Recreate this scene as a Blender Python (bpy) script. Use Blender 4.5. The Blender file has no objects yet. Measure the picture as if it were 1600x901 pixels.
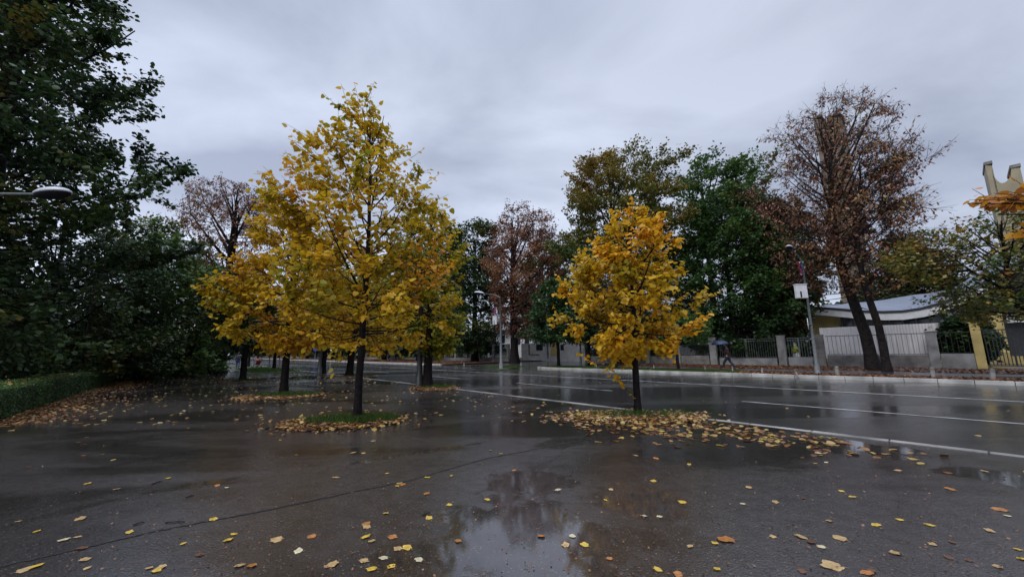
import bpy, math, random
import numpy as np
from mathutils import Vector

# ------------------------------------------------------------------ camera, sky, sun, exposure
sc = bpy.context.scene
F = 600.0; PIT = math.atan(97.3/600); ROL = math.radians(.9); H = 1.5
_c, _s, _cr, _sr = math.cos(PIT), math.sin(PIT), math.cos(ROL), math.sin(ROL)
CF = Vector((0, _c, _s)); _U = Vector((0, -_s, _c)); _R = Vector((1, 0, 0))
CR = _R*_cr - _U*_sr; CU = _U*_cr + _R*_sr
cam = bpy.data.objects.new('camera', bpy.data.cameras.new('camera'))
sc.collection.objects.link(cam); sc.camera = cam
cam.data.sensor_width = 36; cam.data.lens = 36*F/1600
cam.data.clip_start = .05; cam.data.clip_end = 3000
from mathutils import Matrix
M3 = Matrix((CR, CU, -CF)).transposed()
cam.matrix_world = Matrix.Translation((0, 0, H)) @ M3.to_4x4()
sc.render.resolution_x = 1024; sc.render.resolution_y = 576

SUN_EL, SUN_AZ = math.radians(52), math.radians(215)     # azimuth measured from +Y clockwise
w = bpy.data.worlds.new("World"); sc.world = w; w.use_nodes = True
nt = w.node_tree; nt.nodes.clear(); N_ = nt.nodes.new; L_ = nt.links.new
out = N_('ShaderNodeOutputWorld'); mixs = N_('ShaderNodeMixShader'); mixs.inputs[0].default_value = .93
sky = N_('ShaderNodeTexSky'); sky.sky_type = 'NISHITA'; sky.sun_disc = False
sky.sun_elevation = SUN_EL; sky.sun_rotation = SUN_AZ
b1 = N_('ShaderNodeBackground'); b1.inputs[1].default_value = .08; L_(sky.outputs[0], b1.inputs[0])
b2 = N_('ShaderNodeBackground'); b2.inputs[1].default_value = 1.0
tc = N_('ShaderNodeTexCoord'); sep = N_('ShaderNodeSeparateXYZ'); L_(tc.outputs['Generated'], sep.inputs[0])
# clouds on a flat layer: direction / (z + .22)
addz = N_('ShaderNodeMath'); addz.operation = 'ADD'; addz.inputs[1].default_value = .25; L_(sep.outputs[2], addz.inputs[0])
mx = N_('ShaderNodeMath'); mx.operation = 'MAXIMUM'; mx.inputs[1].default_value = .05; L_(addz.outputs[0], mx.inputs[0])
dv = N_('ShaderNodeVectorMath'); dv.operation = 'DIVIDE'; L_(tc.outputs['Generated'], dv.inputs[0])
cmb = N_('ShaderNodeCombineXYZ')
for i in range(3): L_(mx.outputs[0], cmb.inputs[i])
L_(cmb.outputs[0], dv.inputs[1])
mp = N_('ShaderNodeMapping'); mp.inputs['Scale'].default_value = (1, 1.5, 1); mp.inputs['Rotation'].default_value = (0, 0, .5)
L_(dv.outputs[0], mp.inputs[0])
nz = N_('ShaderNodeTexNoise'); nz.inputs['Scale'].default_value = 1.15; nz.inputs['Detail'].default_value = 7
nz.inputs['Roughness'].default_value = .5; nz.inputs['Distortion'].default_value = .35
L_(mp.outputs[0], nz.inputs['Vector'])
rp = N_('ShaderNodeValToRGB'); L_(nz.outputs[0], rp.inputs[0])
rp.color_ramp.elements[0].position = .35; rp.color_ramp.elements[0].color = (.27, .305, .40, 1)
rp.color_ramp.elements[1].position = .67; rp.color_ramp.elements[1].color = (.51, .56, .68, 1)
# brighter towards the left and the horizon, and overhead (zenith boost added above the view to light the leaves)
lx = N_('ShaderNodeMapRange'); lx.inputs[1].default_value = -.9; lx.inputs[2].default_value = .7
lx.inputs[3].default_value = 1.18; lx.inputs[4].default_value = .84; L_(sep.outputs[0], lx.inputs[0])
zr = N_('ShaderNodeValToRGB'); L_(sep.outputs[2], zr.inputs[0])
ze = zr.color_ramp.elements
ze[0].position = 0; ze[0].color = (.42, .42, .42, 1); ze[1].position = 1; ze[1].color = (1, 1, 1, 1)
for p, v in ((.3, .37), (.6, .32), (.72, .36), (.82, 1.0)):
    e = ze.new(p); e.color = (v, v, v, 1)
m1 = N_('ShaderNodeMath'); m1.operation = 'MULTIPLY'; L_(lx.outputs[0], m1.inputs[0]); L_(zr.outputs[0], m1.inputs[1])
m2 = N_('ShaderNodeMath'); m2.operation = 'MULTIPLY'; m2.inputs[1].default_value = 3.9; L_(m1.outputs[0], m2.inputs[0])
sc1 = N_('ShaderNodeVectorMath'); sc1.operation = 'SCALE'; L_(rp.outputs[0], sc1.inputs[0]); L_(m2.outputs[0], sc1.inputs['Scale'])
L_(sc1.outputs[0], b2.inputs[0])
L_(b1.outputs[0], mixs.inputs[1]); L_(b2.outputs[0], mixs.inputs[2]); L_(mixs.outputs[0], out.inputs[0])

sl = bpy.data.lights.new('sun', 'SUN'); sl.energy = 1.5; sl.angle = math.radians(35); sl.color = (1, .96, .9)
so = bpy.data.objects.new('sun', sl); sc.collection.objects.link(so)
so.rotation_euler = (math.pi/2 - SUN_EL, 0, math.pi - SUN_AZ)
sv = Vector((math.sin(SUN_AZ)*math.cos(SUN_EL), math.cos(SUN_AZ)*math.cos(SUN_EL), math.sin(SUN_EL)))
so.rotation_mode = 'QUATERNION'; so.rotation_quaternion = sv.to_track_quat('Z', 'Y')
sc.view_settings.view_transform = 'Standard'; sc.view_settings.look = 'None'
sc.view_settings.exposure = 0.15; sc.view_settings.gamma = 1

# ------------------------------------------------------------------ geometry helpers
def ray(x, y): return CF + CR*((x-800)/F) + CU*((450.5-y)/F)
def gp(x, y, z=0):
    d = ray(x, y); t = (z-H)/d.z; return Vector((d.x*t, d.y*t, z))
def at(x, y, Y):
    d = ray(x, y); t = Y/d.y; return Vector((d.x*t, Y, H+d.z*t))
DS = Vector((-.6509, .7592, 0)); DC = Vector((.7592, .6509, 0))   # along the road, across the road
def sw(s, c, z=0): return DS*s + DC*c + Vector((0, 0, z))
def onc(x, y, c):                      # where the sight line of a pixel meets the upright plane at distance c across the road
    d = ray(x, y); t = c/d.dot(DC); return Vector((0, 0, H)) + d*t
def gc(x, c, z=0):                     # ground point in plane c below a picture column
    p = None; y = 560
    for _ in range(30):
        p = onc(x, y, c); y += (p.z - z)*F/max(p.y, .5)*.8
    return Vector((p.x, p.y, z))
def sof(p): return p.dot(DS)

def mesh_np(name, V, Fc, n, mats, parent=None, hue=None, smooth=False, loc=None):
    """V (k,3) verts, Fc (m,n) faces of n corners"""
    V = np.asarray(V, dtype=np.float32); Fc = np.asarray(Fc, dtype=np.int32).reshape(-1, n)
    me = bpy.data.meshes.new(name)
    me.vertices.add(len(V)); me.vertices.foreach_set('co', V.ravel())
    me.loops.add(Fc.size); me.loops.foreach_set('vertex_index', Fc.ravel())
    me.polygons.add(len(Fc)); me.polygons.foreach_set('loop_start', np.arange(0, Fc.size, n, dtype=np.int32))
    if smooth: me.polygons.foreach_set('use_smooth', np.ones(len(Fc), dtype=bool))
    me.update(calc_edges=True)
    if hue is not None:
        a = me.attributes.new('hue', 'FLOAT', 'FACE'); a.data.foreach_set('value', np.asarray(hue, dtype=np.float32))
    for m in (mats if isinstance(mats, (list, tuple)) else [mats]): me.materials.append(m)
    o = bpy.data.objects.new(name, me); sc.collection.objects.link(o)
    if loc is not None: o.location = loc
    if parent: o.parent = parent
    return o

def tag(o, label=None, cat=None, group=None, kind=None):
    if label: o['label'] = label
    if cat: o['category'] = cat
    if group: o['group'] = group
    if kind: o['kind'] = kind
    return o
def empty(name, loc, label, cat, group=None, rz=0):
    o = bpy.data.objects.new(name, None); sc.collection.objects.link(o); o.location = loc
    o.rotation_euler = (0, 0, rz); o.empty_display_size = .3
    return tag(o, label, cat, group)
def copy_tree(o, parent=None):
    c = o.copy(); sc.collection.objects.link(c)
    if parent: c.parent = parent
    for ch in list(o.children): copy_tree(ch, c)
    return c

class MB:
    """collects boxes, tubes and polygons; build() links them as one mesh"""
    def __init__(s): s.v = []; s.f = []; s.sm = []
    def poly(s, pts, faces, smooth=False):
        b = len(s.v); s.v += [tuple(p) for p in pts]
        for f in faces: s.f.append([b+i for i in f]); s.sm.append(smooth)
        return s
    def box(s, x0, x1, y0, y1, z0, z1, xf=None):
        P = [(x, y, z) for z in (z0, z1) for y in (y0, y1) for x in (x0, x1)]
        if xf: P = [xf(p) for p in P]
        return s.poly(P, [(0, 2, 3, 1), (4, 5, 7, 6), (0, 1, 5, 4), (2, 6, 7, 3), (0, 4, 6, 2), (1, 3, 7, 5)])
    def tube(s, pts, r, n=8, cap=True):
        pts = [Vector(p) for p in pts]; k = len(pts)
        rr = r if isinstance(r, (list, tuple)) else [r]*k
        ring = []; up = Vector((0, 0, 1))
        for i, p in enumerate(pts):
            t = (pts[min(i+1, k-1)] - pts[max(i-1, 0)]).normalized()
            a = t.cross(up)
            if a.length < .05: a = t.cross(Vector((1, 0, 0)))
            a.normalize(); b = t.cross(a)
            for j in range(n):
                q = 2*math.pi*j/n; ring.append(p + (a*math.cos(q) + b*math.sin(q))*rr[i])
        fs = [(i*n+j, i*n+(j+1) % n, (i+1)*n+(j+1) % n, (i+1)*n+j) for i in range(k-1) for j in range(n)]
        if cap: fs += [tuple(range(n)), tuple((k-1)*n+j for j in reversed(range(n)))]
        return s.poly(ring, fs, True)
    def ell(s, c, rx, ry, rz, n=16, m=10, v0=-math.pi/2, v1=math.pi/2, xf=None):
        P = []; c = Vector(c)
        for i in range(m+1):
            a = v0 + (v1-v0)*i/m
            for j in range(n):
                b = 2*math.pi*j/n
                P.append((c.x+rx*math.cos(a)*math.cos(b), c.y+ry*math.cos(a)*math.sin(b), c.z+rz*math.sin(a)))
        if xf: P = [xf(p) for p in P]
        fs = [(i*n+j, i*n+(j+1) % n, (i+1)*n+(j+1) % n, (i+1)*n+j) for i in range(m) for j in range(n)]
        fs += [tuple(reversed(range(n))), tuple(m*n+j for j in range(n))]
        return s.poly(P, fs, True)
    def build(s, name, mat, parent=None, loc=None, bevel=0):
        me = bpy.data.meshes.new(name); me.from_pydata(s.v, [], s.f)
        me.polygons.foreach_set('use_smooth', s.sm); me.materials.append(mat); me.update()
        o = bpy.data.objects.new(name, me); sc.collection.objects.link(o)
        if loc is not None: o.location = loc
        if parent: o.parent = parent
        if bevel:
            b = o.modifiers.new('bevel', 'BEVEL'); b.width = bevel; b.segments = 2; b.limit_method = 'ANGLE'
        return o
def road_xf(s0, c0, z0=0):             # local x along the road, local y across it
    o = sw(s0, c0, z0)
    return lambda p: o + DS*p[0] + DC*p[1] + Vector((0, 0, p[2]))
RZ = math.atan2(DS.y, DS.x)

# ------------------------------------------------------------------ materials
def new_mat(name):
    m = bpy.data.materials.new(name); m.use_nodes = True
    return m, m.node_tree, m.node_tree.nodes['Principled BSDF']
def mat(name, col, rough=.6, var=.25, scale=3, bump=.0, bscale=40, metal=0, col2=None, spec=.5, detail=6):
    m, t, p = new_mat(name); n = t.nodes.new; l = t.links.new
    g = n('ShaderNodeNewGeometry') ; tx = n('ShaderNodeTexNoise'); tx.inputs['Scale'].default_value = scale
    tx.inputs['Detail'].default_value = detail; l(g.outputs['Position'], tx.inputs['Vector'])
    r = n('ShaderNodeValToRGB'); l(tx.outputs[0], r.inputs[0])
    c2 = col2 or tuple(min(1, c*(1+var)) for c in col); c1 = col if col2 else tuple(c*(1-var) for c in col)
    r.color_ramp.elements[0].position = .32; r.color_ramp.elements[1].position = .68
    r.color_ramp.elements[0].color = (*c1, 1); r.color_ramp.elements[1].color = (*c2, 1)
    l(r.outputs[0], p.inputs['Base Color'])
    p.inputs['Roughness'].default_value = rough; p.inputs['Metallic'].default_value = metal
    p.inputs['Specular IOR Level'].default_value = spec
    if bump:
        t2 = n('ShaderNodeTexNoise'); t2.inputs['Scale'].default_value = bscale; t2.inputs['Detail'].default_value = 5
        l(g.outputs['Position'], t2.inputs['Vector'])
        b = n('ShaderNodeBump'); b.inputs['Strength'].default_value = bump; b.inputs['Distance'].default_value = .02
        l(t2.outputs[0], b.inputs['Height']); l(b.outputs[0], p.inputs['Normal'])
    return m
def leaf_mat(name, stops, trans=.35, rough=.42):
    m, t, p = new_mat(name); n = t.nodes.new; l = t.links.new
    a = n('ShaderNodeAttribute'); a.attribute_name = 'hue'; r = n('ShaderNodeValToRGB'); l(a.outputs['Fac'], r.inputs[0])
    e = r.color_ramp.elements; e[0].position = stops[0][0]; e[0].color = (*stops[0][1], 1)
    e[1].position = stops[-1][0]; e[1].color = (*stops[-1][1], 1)
    for s in stops[1:-1]: q = e.new(s[0]); q.color = (*s[1], 1)
    l(r.outputs[0], p.inputs['Base Color']); p.inputs['Roughness'].default_value = rough
    p.inputs['Specular IOR Level'].default_value = .35
    tr = n('ShaderNodeBsdfTranslucent'); l(r.outputs[0], tr.inputs[0])
    mxn = n('ShaderNodeMixShader'); mxn.inputs[0].default_value = trans
    o = t.nodes['Material Output']; l(p.outputs[0], mxn.inputs[1]); l(tr.outputs[0], mxn.inputs[2]); l(mxn.outputs[0], o.inputs[0])
    return m

YEL = leaf_mat('leaves_yellow', [(0, (.10, .16, .02)), (.3, (.26, .25, .02)), (.5, (.46, .32, .015)), (.75, (.64, .38, .015)), (1, (.55, .25, .02))], .45)
ORG = leaf_mat('leaves_orange', [(0, (.20, .19, .02)), (.3, (.55, .36, .016)), (.6, (.74, .42, .018)), (.85, (.66, .30, .018)), (1, (.35, .13, .03))], .42)
GRN = leaf_mat('leaves_green', [(0, (.020, .040, .018)), (.4, (.036, .072, .024)), (.7, (.065, .105, .024)), (1, (.17, .12, .02))], .25)
BRG = leaf_mat('leaves_bright_green', [(0, (.03, .065, .022)), (.5, (.06, .125, .028)), (.8, (.10, .16, .03)), (1, (.17, .14, .03))], .3)
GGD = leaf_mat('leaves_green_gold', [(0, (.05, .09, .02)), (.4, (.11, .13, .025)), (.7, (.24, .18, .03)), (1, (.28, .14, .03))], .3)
RST = leaf_mat('leaves_rust', [(0, (.10, .045, .03)), (.5, (.24, .10, .055)), (.8, (.33, .16, .07)), (1, (.30, .22, .08))], .35)
BRW = leaf_mat('leaves_olive_brown', [(0, (.03, .045, .015)), (.5, (.09, .07, .025)), (.8, (.15, .08, .03)), (1, (.18, .12, .03))], .3)
GRD = leaf_mat('leaves_fallen', [(0, (.05, .022, .015)), (.3, (.17, .07, .03)), (.5, (.28, .14, .06)), (.7, (.36, .24, .09)), (.88, (.46, .34, .08)), (1, (.46, .38, .24))], .1, .3)
GRS = leaf_mat('grass_blades', [(0, (.03, .06, .012)), (.6, (.055, .12, .02)), (1, (.12, .15, .03))], .3, .5)
BARK = mat('wet_bark', (.012, .009, .009), .75, .5, 9, .8, 30, spec=.15)
BARKG = mat('grey_bark', (.022, .018, .017), .8, .6, 7, .9, 18, spec=.15)
WHITE = mat('white_paint', (.62, .62, .62), .5, .1, 2)
STONEW = mat('pale_kerb_stone', (.24, .235, .22), .5, .3, 1.6, .3, col2=(.50, .49, .46))
CONC = mat('grey_concrete', (.15, .15, .145), .75, .25, 1.4, .3, col2=(.34, .34, .34))
CONCD = mat('stained_concrete', (.17, .16, .15), .8, .4, 2, .4)
PLAST = mat('white_plaster', (.55, .55, .56), .8, .15, 1.2, .1)
YPL = mat('yellow_plaster', (.46, .36, .14), .8, .18, 1.5, .1)
STEEL = mat('galvanised_steel', (.13, .14, .145), .6, .25, 8, spec=.3)
DSTEEL = mat('dark_steel', (.035, .037, .04), .45, .2, 8, metal=.3)
GLASS = mat('dark_glass', (.02, .025, .035), .08, .2, 2)
RUB = mat('black_rubber', (.015, .015, .015), .7, .2, 5)
LENS = mat('lamp_lens', (.012, .012, .014), .7, .1, 3, spec=.15)
HEADW = mat('lamp_shell', (.50, .52, .56), .35, .1, 3)
ROOFG = mat('blue_grey_roof', (.20, .23, .29), .4, .15, .8)
BEIGE = mat('beige_concrete', (.30, .26, .17), .8, .2, .5, .2)

def asphalt(name, puddles, c1=(.014, .012, .012), c2=(.055, .047, .045), r_wet=.04, r_dry=.19, lscale=.22, stretch=None, thresh=(.44, .60), ior=2.0):
    m, t, p = new_mat(name); n = t.nodes.new; l = t.links.new
    g = n('ShaderNodeNewGeometry'); mpn = n('ShaderNodeMapping'); l(g.outputs['Position'], mpn.inputs[0])
    if stretch: mpn.inputs['Rotation'].default_value = (0, 0, stretch[0]); mpn.inputs['Scale'].default_value = stretch[1]
    def noise(sc_, det=5, vec=None, ro=.55, dist=0):
        x = n('ShaderNodeTexNoise'); x.inputs['Scale'].default_value = sc_; x.inputs['Detail'].default_value = det
        x.inputs['Roughness'].default_value = ro; x.inputs['Distortion'].default_value = dist
        l((vec or g.outputs['Position']), x.inputs['Vector']); return x.outputs[0]
    def mth(op, a, b=None, c=None):
        x = n('ShaderNodeMath'); x.operation = op
        for i, q in enumerate((a, b, c)):
            if q is None: continue
            if isinstance(q, (int, float)): x.inputs[i].default_value = q
            else: l(q, x.inputs[i])
        return x.outputs[0]
    def smooth(v, a, b, lo=0, hi=1):
        x = n('ShaderNodeMapRange'); x.interpolation_type = 'SMOOTHSTEP'
        x.inputs[1].default_value = a; x.inputs[2].default_value = b; x.inputs[3].default_value = lo; x.inputs[4].default_value = hi
        l(v, x.inputs[0]); return x.outputs[0]
    big = noise(lscale, 8, mpn.outputs[0], .6, .6)
    wet = smooth(big, thresh[0], thresh[1])
    edge = noise(2.3, 6, None, .65)
    pud = None
    for (px, py, a, b, rot) in puddles:
        q = n('ShaderNodeMapping'); q.vector_type = 'TEXTURE'
        q.inputs['Location'].default_value = (px, py, 0); q.inputs['Rotation'].default_value = (0, 0, rot); q.inputs['Scale'].default_value = (a, b, 1e6)
        l(g.outputs['Position'], q.inputs[0]); ln = n('ShaderNodeVectorMath'); ln.operation = 'LENGTH'; l(q.outputs[0], ln.inputs[0])
        v = mth('ADD', ln.outputs['Value'], mth('MULTIPLY', mth('SUBTRACT', edge, .5), 2.4))
        k = smooth(v, 1.05, .8)
        pud = k if pud is None else mth('MAXIMUM', pud, k)
    agg = noise(70, 3, None, .7); vor = n('ShaderNodeTexVoronoi'); vor.inputs['Scale'].default_value = 55; l(g.outputs['Position'], vor.inputs['Vector'])
    mid = noise(6, 6, None, .65)
    mixc = n('ShaderNodeMix'); mixc.data_type = 'RGBA'
    cf = mth('ADD', mth('MULTIPLY', mth('SUBTRACT', 1, wet), .45), mth('MULTIPLY', smooth(agg, .42, .66), .8))
    cf = mth('MULTIPLY', cf, smooth(mid, .25, .7, .6, 1.15))
    l(cf, mixc.inputs['Factor']); mixc.inputs[6].default_value = (*c1, 1); mixc.inputs[7].default_value = (*c2, 1)
    col = mixc.outputs[2]
    # pale stone chips in the surface
    wn = n('ShaderNodeSeparateColor'); l(vor.outputs['Color'], wn.inputs[0])
    chip = mth('MULTIPLY', smooth(wn.outputs[0], .88, .93), smooth(vor.outputs['Distance'], .5, .25))
    mc2 = n('ShaderNodeMix'); mc2.data_type = 'RGBA'; l(mth('MULTIPLY', chip, .55), mc2.inputs['Factor']); l(col, mc2.inputs[6]); mc2.inputs[7].default_value = (.16, .145, .13, 1)
    l(mc2.outputs[2], p.inputs['Base Color'])
    ro = mth('ADD', mth('MULTIPLY', wet, r_wet-r_dry), r_dry)
    ro = mth('ADD', ro, mth('MULTIPLY', mth('SUBTRACT', mid, .5), .22))
    bs = mth('SUBTRACT', .40, mth('MULTIPLY', wet, .30))
    if pud is not None:
        ro = mth('ADD', mth('MULTIPLY', ro, mth('SUBTRACT', 1, pud)), mth('MULTIPLY', pud, .03))
        bs = mth('ADD', mth('MULTIPLY', bs, mth('SUBTRACT', 1, pud)), mth('MULTIPLY', pud, .015))
    l(ro, p.inputs['Roughness']); p.inputs['IOR'].default_value = ior
    bp = n('ShaderNodeBump'); bp.inputs['Distance'].default_value = .006; l(bs, bp.inputs['Strength'])
    l(mth('ADD', mth('ADD', agg, mth('MULTIPLY', vor.outputs['Distance'], .6)), mth('MULTIPLY', mid, 1.2)), bp.inputs['Height']); l(bp.outputs[0], p.inputs['Normal'])
    return m

def pline(x0, y0, x1, y1, w_):
    a, b = gp(x0, y0), gp(x1, y1); return ((a.x+b.x)/2, (a.y+b.y)/2, (b-a).length/2, w_, math.atan2(b.y-a.y, b.x-a.x))
def pud(px, py, a, b, rot=0):
    g_ = gp(px, py); return (g_.x, g_.y, a, b, rot)
PLAZA = asphalt('wet_plaza_asphalt', [pud(805, 835, .78, 1.0, .1), pud(1000, 780, .45, .5, .2), pud(640, 870, .4, .3, .1), pud(835, 752, .55, .45, .5),
                                      pud(1330, 697, .7, .55, -.8), pud(1560, 745, .6, .4, -.8), pud(480, 590, 2.6, 1.4, -.6), pud(900, 690, .8, .35, .3),
    pline(0, 825, 190, 778, .12), pline(200, 775, 400, 742, .10), pline(110, 738, 330, 700, .13), pline(90, 712, 300, 668, .2), pline(470, 736, 760, 690, .10)], stretch=(math.radians(-20), (.8, 2.0, 1)))
ROAD = asphalt('wet_road_asphalt', [], (.024, .022, .022), (.070, .066, .064), .08, .24, .16, (-RZ, (.35, 2.2, 1)), (.36, .58), 2.4)
PATHM = asphalt('wet_path_asphalt', [], (.05, .045, .045), (.10, .09, .09), .15, .4, .3)
SOIL = mat('leaf_mould_soil', (.035, .018, .012), .8, .5, 5, .7, 25, col2=(.10, .04, .022))
LAWN = mat('lawn_soil', (.02, .035, .012), .85, .4, 3, .5, col2=(.05, .06, .02))
EARTH = mat('park_earth', (.02, .018, .013), .9, .4, 1, .3)
PAINT = mat('worn_road_paint', (.20, .20, .20), .25, .2, 3, .2, 60, col2=(.55, .55, .55))
HEDGEIN = mat('hedge_core', (.012, .02, .01), .9, .3)

# ------------------------------------------------------------------ ground, road, kerbs
def strip(name, mat_, c0, c1, s0, s1, z, dz=.0, n=1):
    m = MB(); P = []; k = 40
    ss = [s0 + (s1-s0)*(i/k)**1.0 for i in range(k+1)]
    for s in ss: P += [sw(s, c0, z), sw(s, c1, z)]
    m.poly(P, [(2*i, 2*i+1, 2*i+3, 2*i+2) for i in range(k)])
    if dz:
        m.poly([sw(s0, c0, z-dz), sw(s1, c0, z-dz), sw(s1, c0, z), sw(s0, c0, z)], [(0, 1, 2, 3)])
        m.poly([sw(s0, c1, z-dz), sw(s1, c1, z-dz), sw(s1, c1, z), sw(s0, c1, z)], [(3, 2, 1, 0)])
    return tag(m.build(name, mat_), kind='structure')
g = MB(); g.poly([(-1500, -1500, -.16), (1500, -1500, -.16), (1500, 1500, -.16), (-1500, 1500, -.16)], [(0, 1, 2, 3)])
tag(g.build('ground', EARTH), kind='structure')
KN0, KN1 = 8.64, 8.77            # near kerb
KF0, KF1 = 24.30, 24.52          # far kerb
strip('road', ROAD, KN1, KF0, -80, 700, -.10)
strip('plaza', PLAZA, -45, KN0, -60, 36.5, 0, .12)
strip('near_path', PLAZA, 1.5, KN0, 36.5, 700, 0, .12)
strip('side_street', ROAD, KF0, 90, 25.2, 41.5, -.092)
strip('park_ground', SOIL, -90, 1.5, 36.5, 160, .004, .12)
strip('far_verge', SOIL, KF1, 27.2, -60, 25.0, 0, .1)
strip('far_path', PATHM, 27.2, 30.4, -60, 25.0, .01, .1)
strip('far_planting_bed', SOIL, 30.4, 37, -60, 25.0, .004, .1)
strip('far_pavement', SOIL, KF1, 37, 41.7, 700, 0, .1)
strip('yard', PATHM, 37, 120, -90, 25.0, .0, .1)
strip('yard_lane', EARTH, 37, 120, 41.7, 300, .0, .1)

STONEN = mat('dull_kerb_stone', (.11, .105, .10), .4, .3, 1.3, .3, col2=(.40, .39, .37))
def kerb(name, c0, c1, s0, s1, z0, z1, L, seed):
    rnd = random.Random(seed); m = MB(); s = s0
    while s < s1:
        e = min(s+L, s1); j = rnd.uniform(-.008, .008); q = rnd.uniform(-.008, .008)
        m.box(s+.008, e-.008, c0+q, c1+q, z0, z1+j, lambda p: sw(p[0], p[1], p[2])); s = e
    o = m.build(name, STONEN if seed == 1 else STONEW, bevel=.012); return tag(o, kind='structure')
kerb('near_kerb', KN0, KN1, -40, 160, -.12, .006, 1.0, 1)
kerb('far_kerb', KF0, KF1, -40, 24.6, -.12, .05, 1.0, 2)
kerb('far_kerb', KF0, KF1, 42, 220, -.12, .05, 1.0, 3)
def curve_kerb():
    m = MB()
    for i in range(7):
        a0, a1 = math.pi/2*i/7, math.pi/2*(i+1)/7
        P = []
        for z in (-.12, .05):
            for a in (a0+.01, a1-.01):
                for r in (.9, 1.1): P.append(sw(24.6 + math.sin(a)*r, KF1+.88 - math.cos(a)*r + 0, z))
        m.poly(P, [(0, 1, 3, 2), (4, 6, 7, 5), (0, 4, 5, 1), (2, 3, 7, 6), (0, 2, 6, 4), (1, 5, 7, 3)])
    tag(m.build('kerb_corner', STONEW), kind='structure')
curve_kerb()
# painted lines
def line(name, segs, c, wd, z=-.095):
    m = MB()
    for a, b in segs:
        k = max(1, int((b-a)/2)); P = []
        for i in range(k+1):
            s = a+(b-a)*i/k; P += [sw(s, c-wd/2, z), sw(s, c+wd/2, z)]
        m.poly(P, [(2*i, 2*i+1, 2*i+3, 2*i+2) for i in range(k)])
    return tag(m.build(name, PAINT), kind='structure')
line('centre_line', [(-40, 300)], 17.75, .17)
line('lane_line', [(-12, 4.6), (9.2, 14.9)] + [(20+i*10.5, 25.6+i*10.5) for i in range(12)], 12.95, .12)
line('far_lane_line', [(30+i*10.5, 35.6+i*10.5) for i in range(12)], 21.2, .13)
# joint in the asphalt
def joint(pts, wd, seed, name='paving_joint'):
    rnd = random.Random(seed); P = []; pp = []
    for i in range(len(pts)-1):
        a, b = gp(*pts[i]), gp(*pts[i+1]); k = 26
        for j in range(k): pp.append(a.lerp(b, j/k))
    for i, p in enumerate(pp):
        o_ = rnd.uniform(-.012, .012); w_ = wd*rnd.uniform(.5, 1.3)
        P += [p + Vector((0, o_-w_/2, .004)), p + Vector((0, o_+w_/2, .004))]
    m = MB(); m.poly(P, [(2*i, 2*i+1, 2*i+3, 2*i+2) for i in range(len(pp)-1)])
    tag(m.build(name, DIRT), kind='structure')
DIRT = mat('joint_dirt', (.008, .007, .006), .6, .5, 20, .5)
joint([(-160, 925), (0, 885), (250, 828), (400, 800), (640, 750), (760, 716), (930, 684)], .034, 5)

# ------------------------------------------------------------------ leaf scatter
LT_H = (np.array([(0, 0, 0), (-.04, .26, -.03), (.26, .48, -.10), (.66, .34, -.07), (1.04, 0, -.10), (.66, -.34, -.07), (.26, -.48, -.10), (-.04, -.26, -.03)]), [(0, 1, 2, 3, 4), (0, 4, 5, 6, 7)], 5)
LT_M = (np.array([(0, 0, 0), (.25, .42, -.08), (.68, .34, -.06), (1, 0, -.08), (.68, -.34, -.06), (.25, -.42, -.08)]), [(0, 1, 2, 3), (0, 3, 4, 5)], 4)
LT_L = (np.array([(0, 0, 0), (.45, .36, -.06), (1, 0, -.05), (.45, -.36, -.06)]), [(0, 1, 2, 3)], 4)
LT_N = (np.array([(0, 0, 0), (.5, .22, -.06), (1, 0, -.12), (.5, -.22, -.06)]), [(0, 1, 2, 3)], 4)
def leaves_mesh(P, Dr, Nm, size, tmpl):
    """P,Dr,Nm (n,3), size (n,)"""
    Dr = Dr/np.linalg.norm(Dr, axis=1, keepdims=True)
    S = np.cross(Nm, Dr); S /= np.maximum(np.linalg.norm(S, axis=1, keepdims=True), 1e-6); Nn = np.cross(Dr, S)
    T, Fs, n = tmpl; k = len(T)
    V = P[:, None, :] + size[:, None, None]*(T[None, :, 0:1]*Dr[:, None, :] + T[None, :, 1:2]*S[:, None, :] + T[None, :, 2:3]*Nn[:, None, :])
    base = (np.arange(len(P))*k)[:, None, None]
    Fc = base + np.array(Fs)[None, :, :]
    return V.reshape(-1, 3), Fc.reshape(-1, n), n, len(Fs)
def scatter(name, pts, size, hue, tmpl, mt, seed, tilt=.25, z=.012, label=None, cat=None, kind='stuff', group=None):
    r = np.random.default_rng(seed); n = len(pts); P = np.array(pts, dtype=float)
    if P.shape[1] == 2: P = np.c_[P, np.full(n, z)]
    az = r.uniform(0, 2*math.pi, n); D_ = np.c_[np.cos(az), np.sin(az), r.normal(0, tilt*.6, n)]
    Nn = np.c_[r.normal(0, tilt, n), r.normal(0, tilt, n), np.ones(n)]
    sz = size*r.uniform(.6, 1.25, n)
    P[:, 2] += np.abs(r.normal(0, .3, n))*sz*tilt
    V, Fc, k, nf = leaves_mesh(P, D_, Nn, sz, tmpl)
    o = mesh_np(name, V, Fc, k, mt, hue=np.repeat(hue, nf)); return tag(o, label, cat, group, kind)
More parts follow.
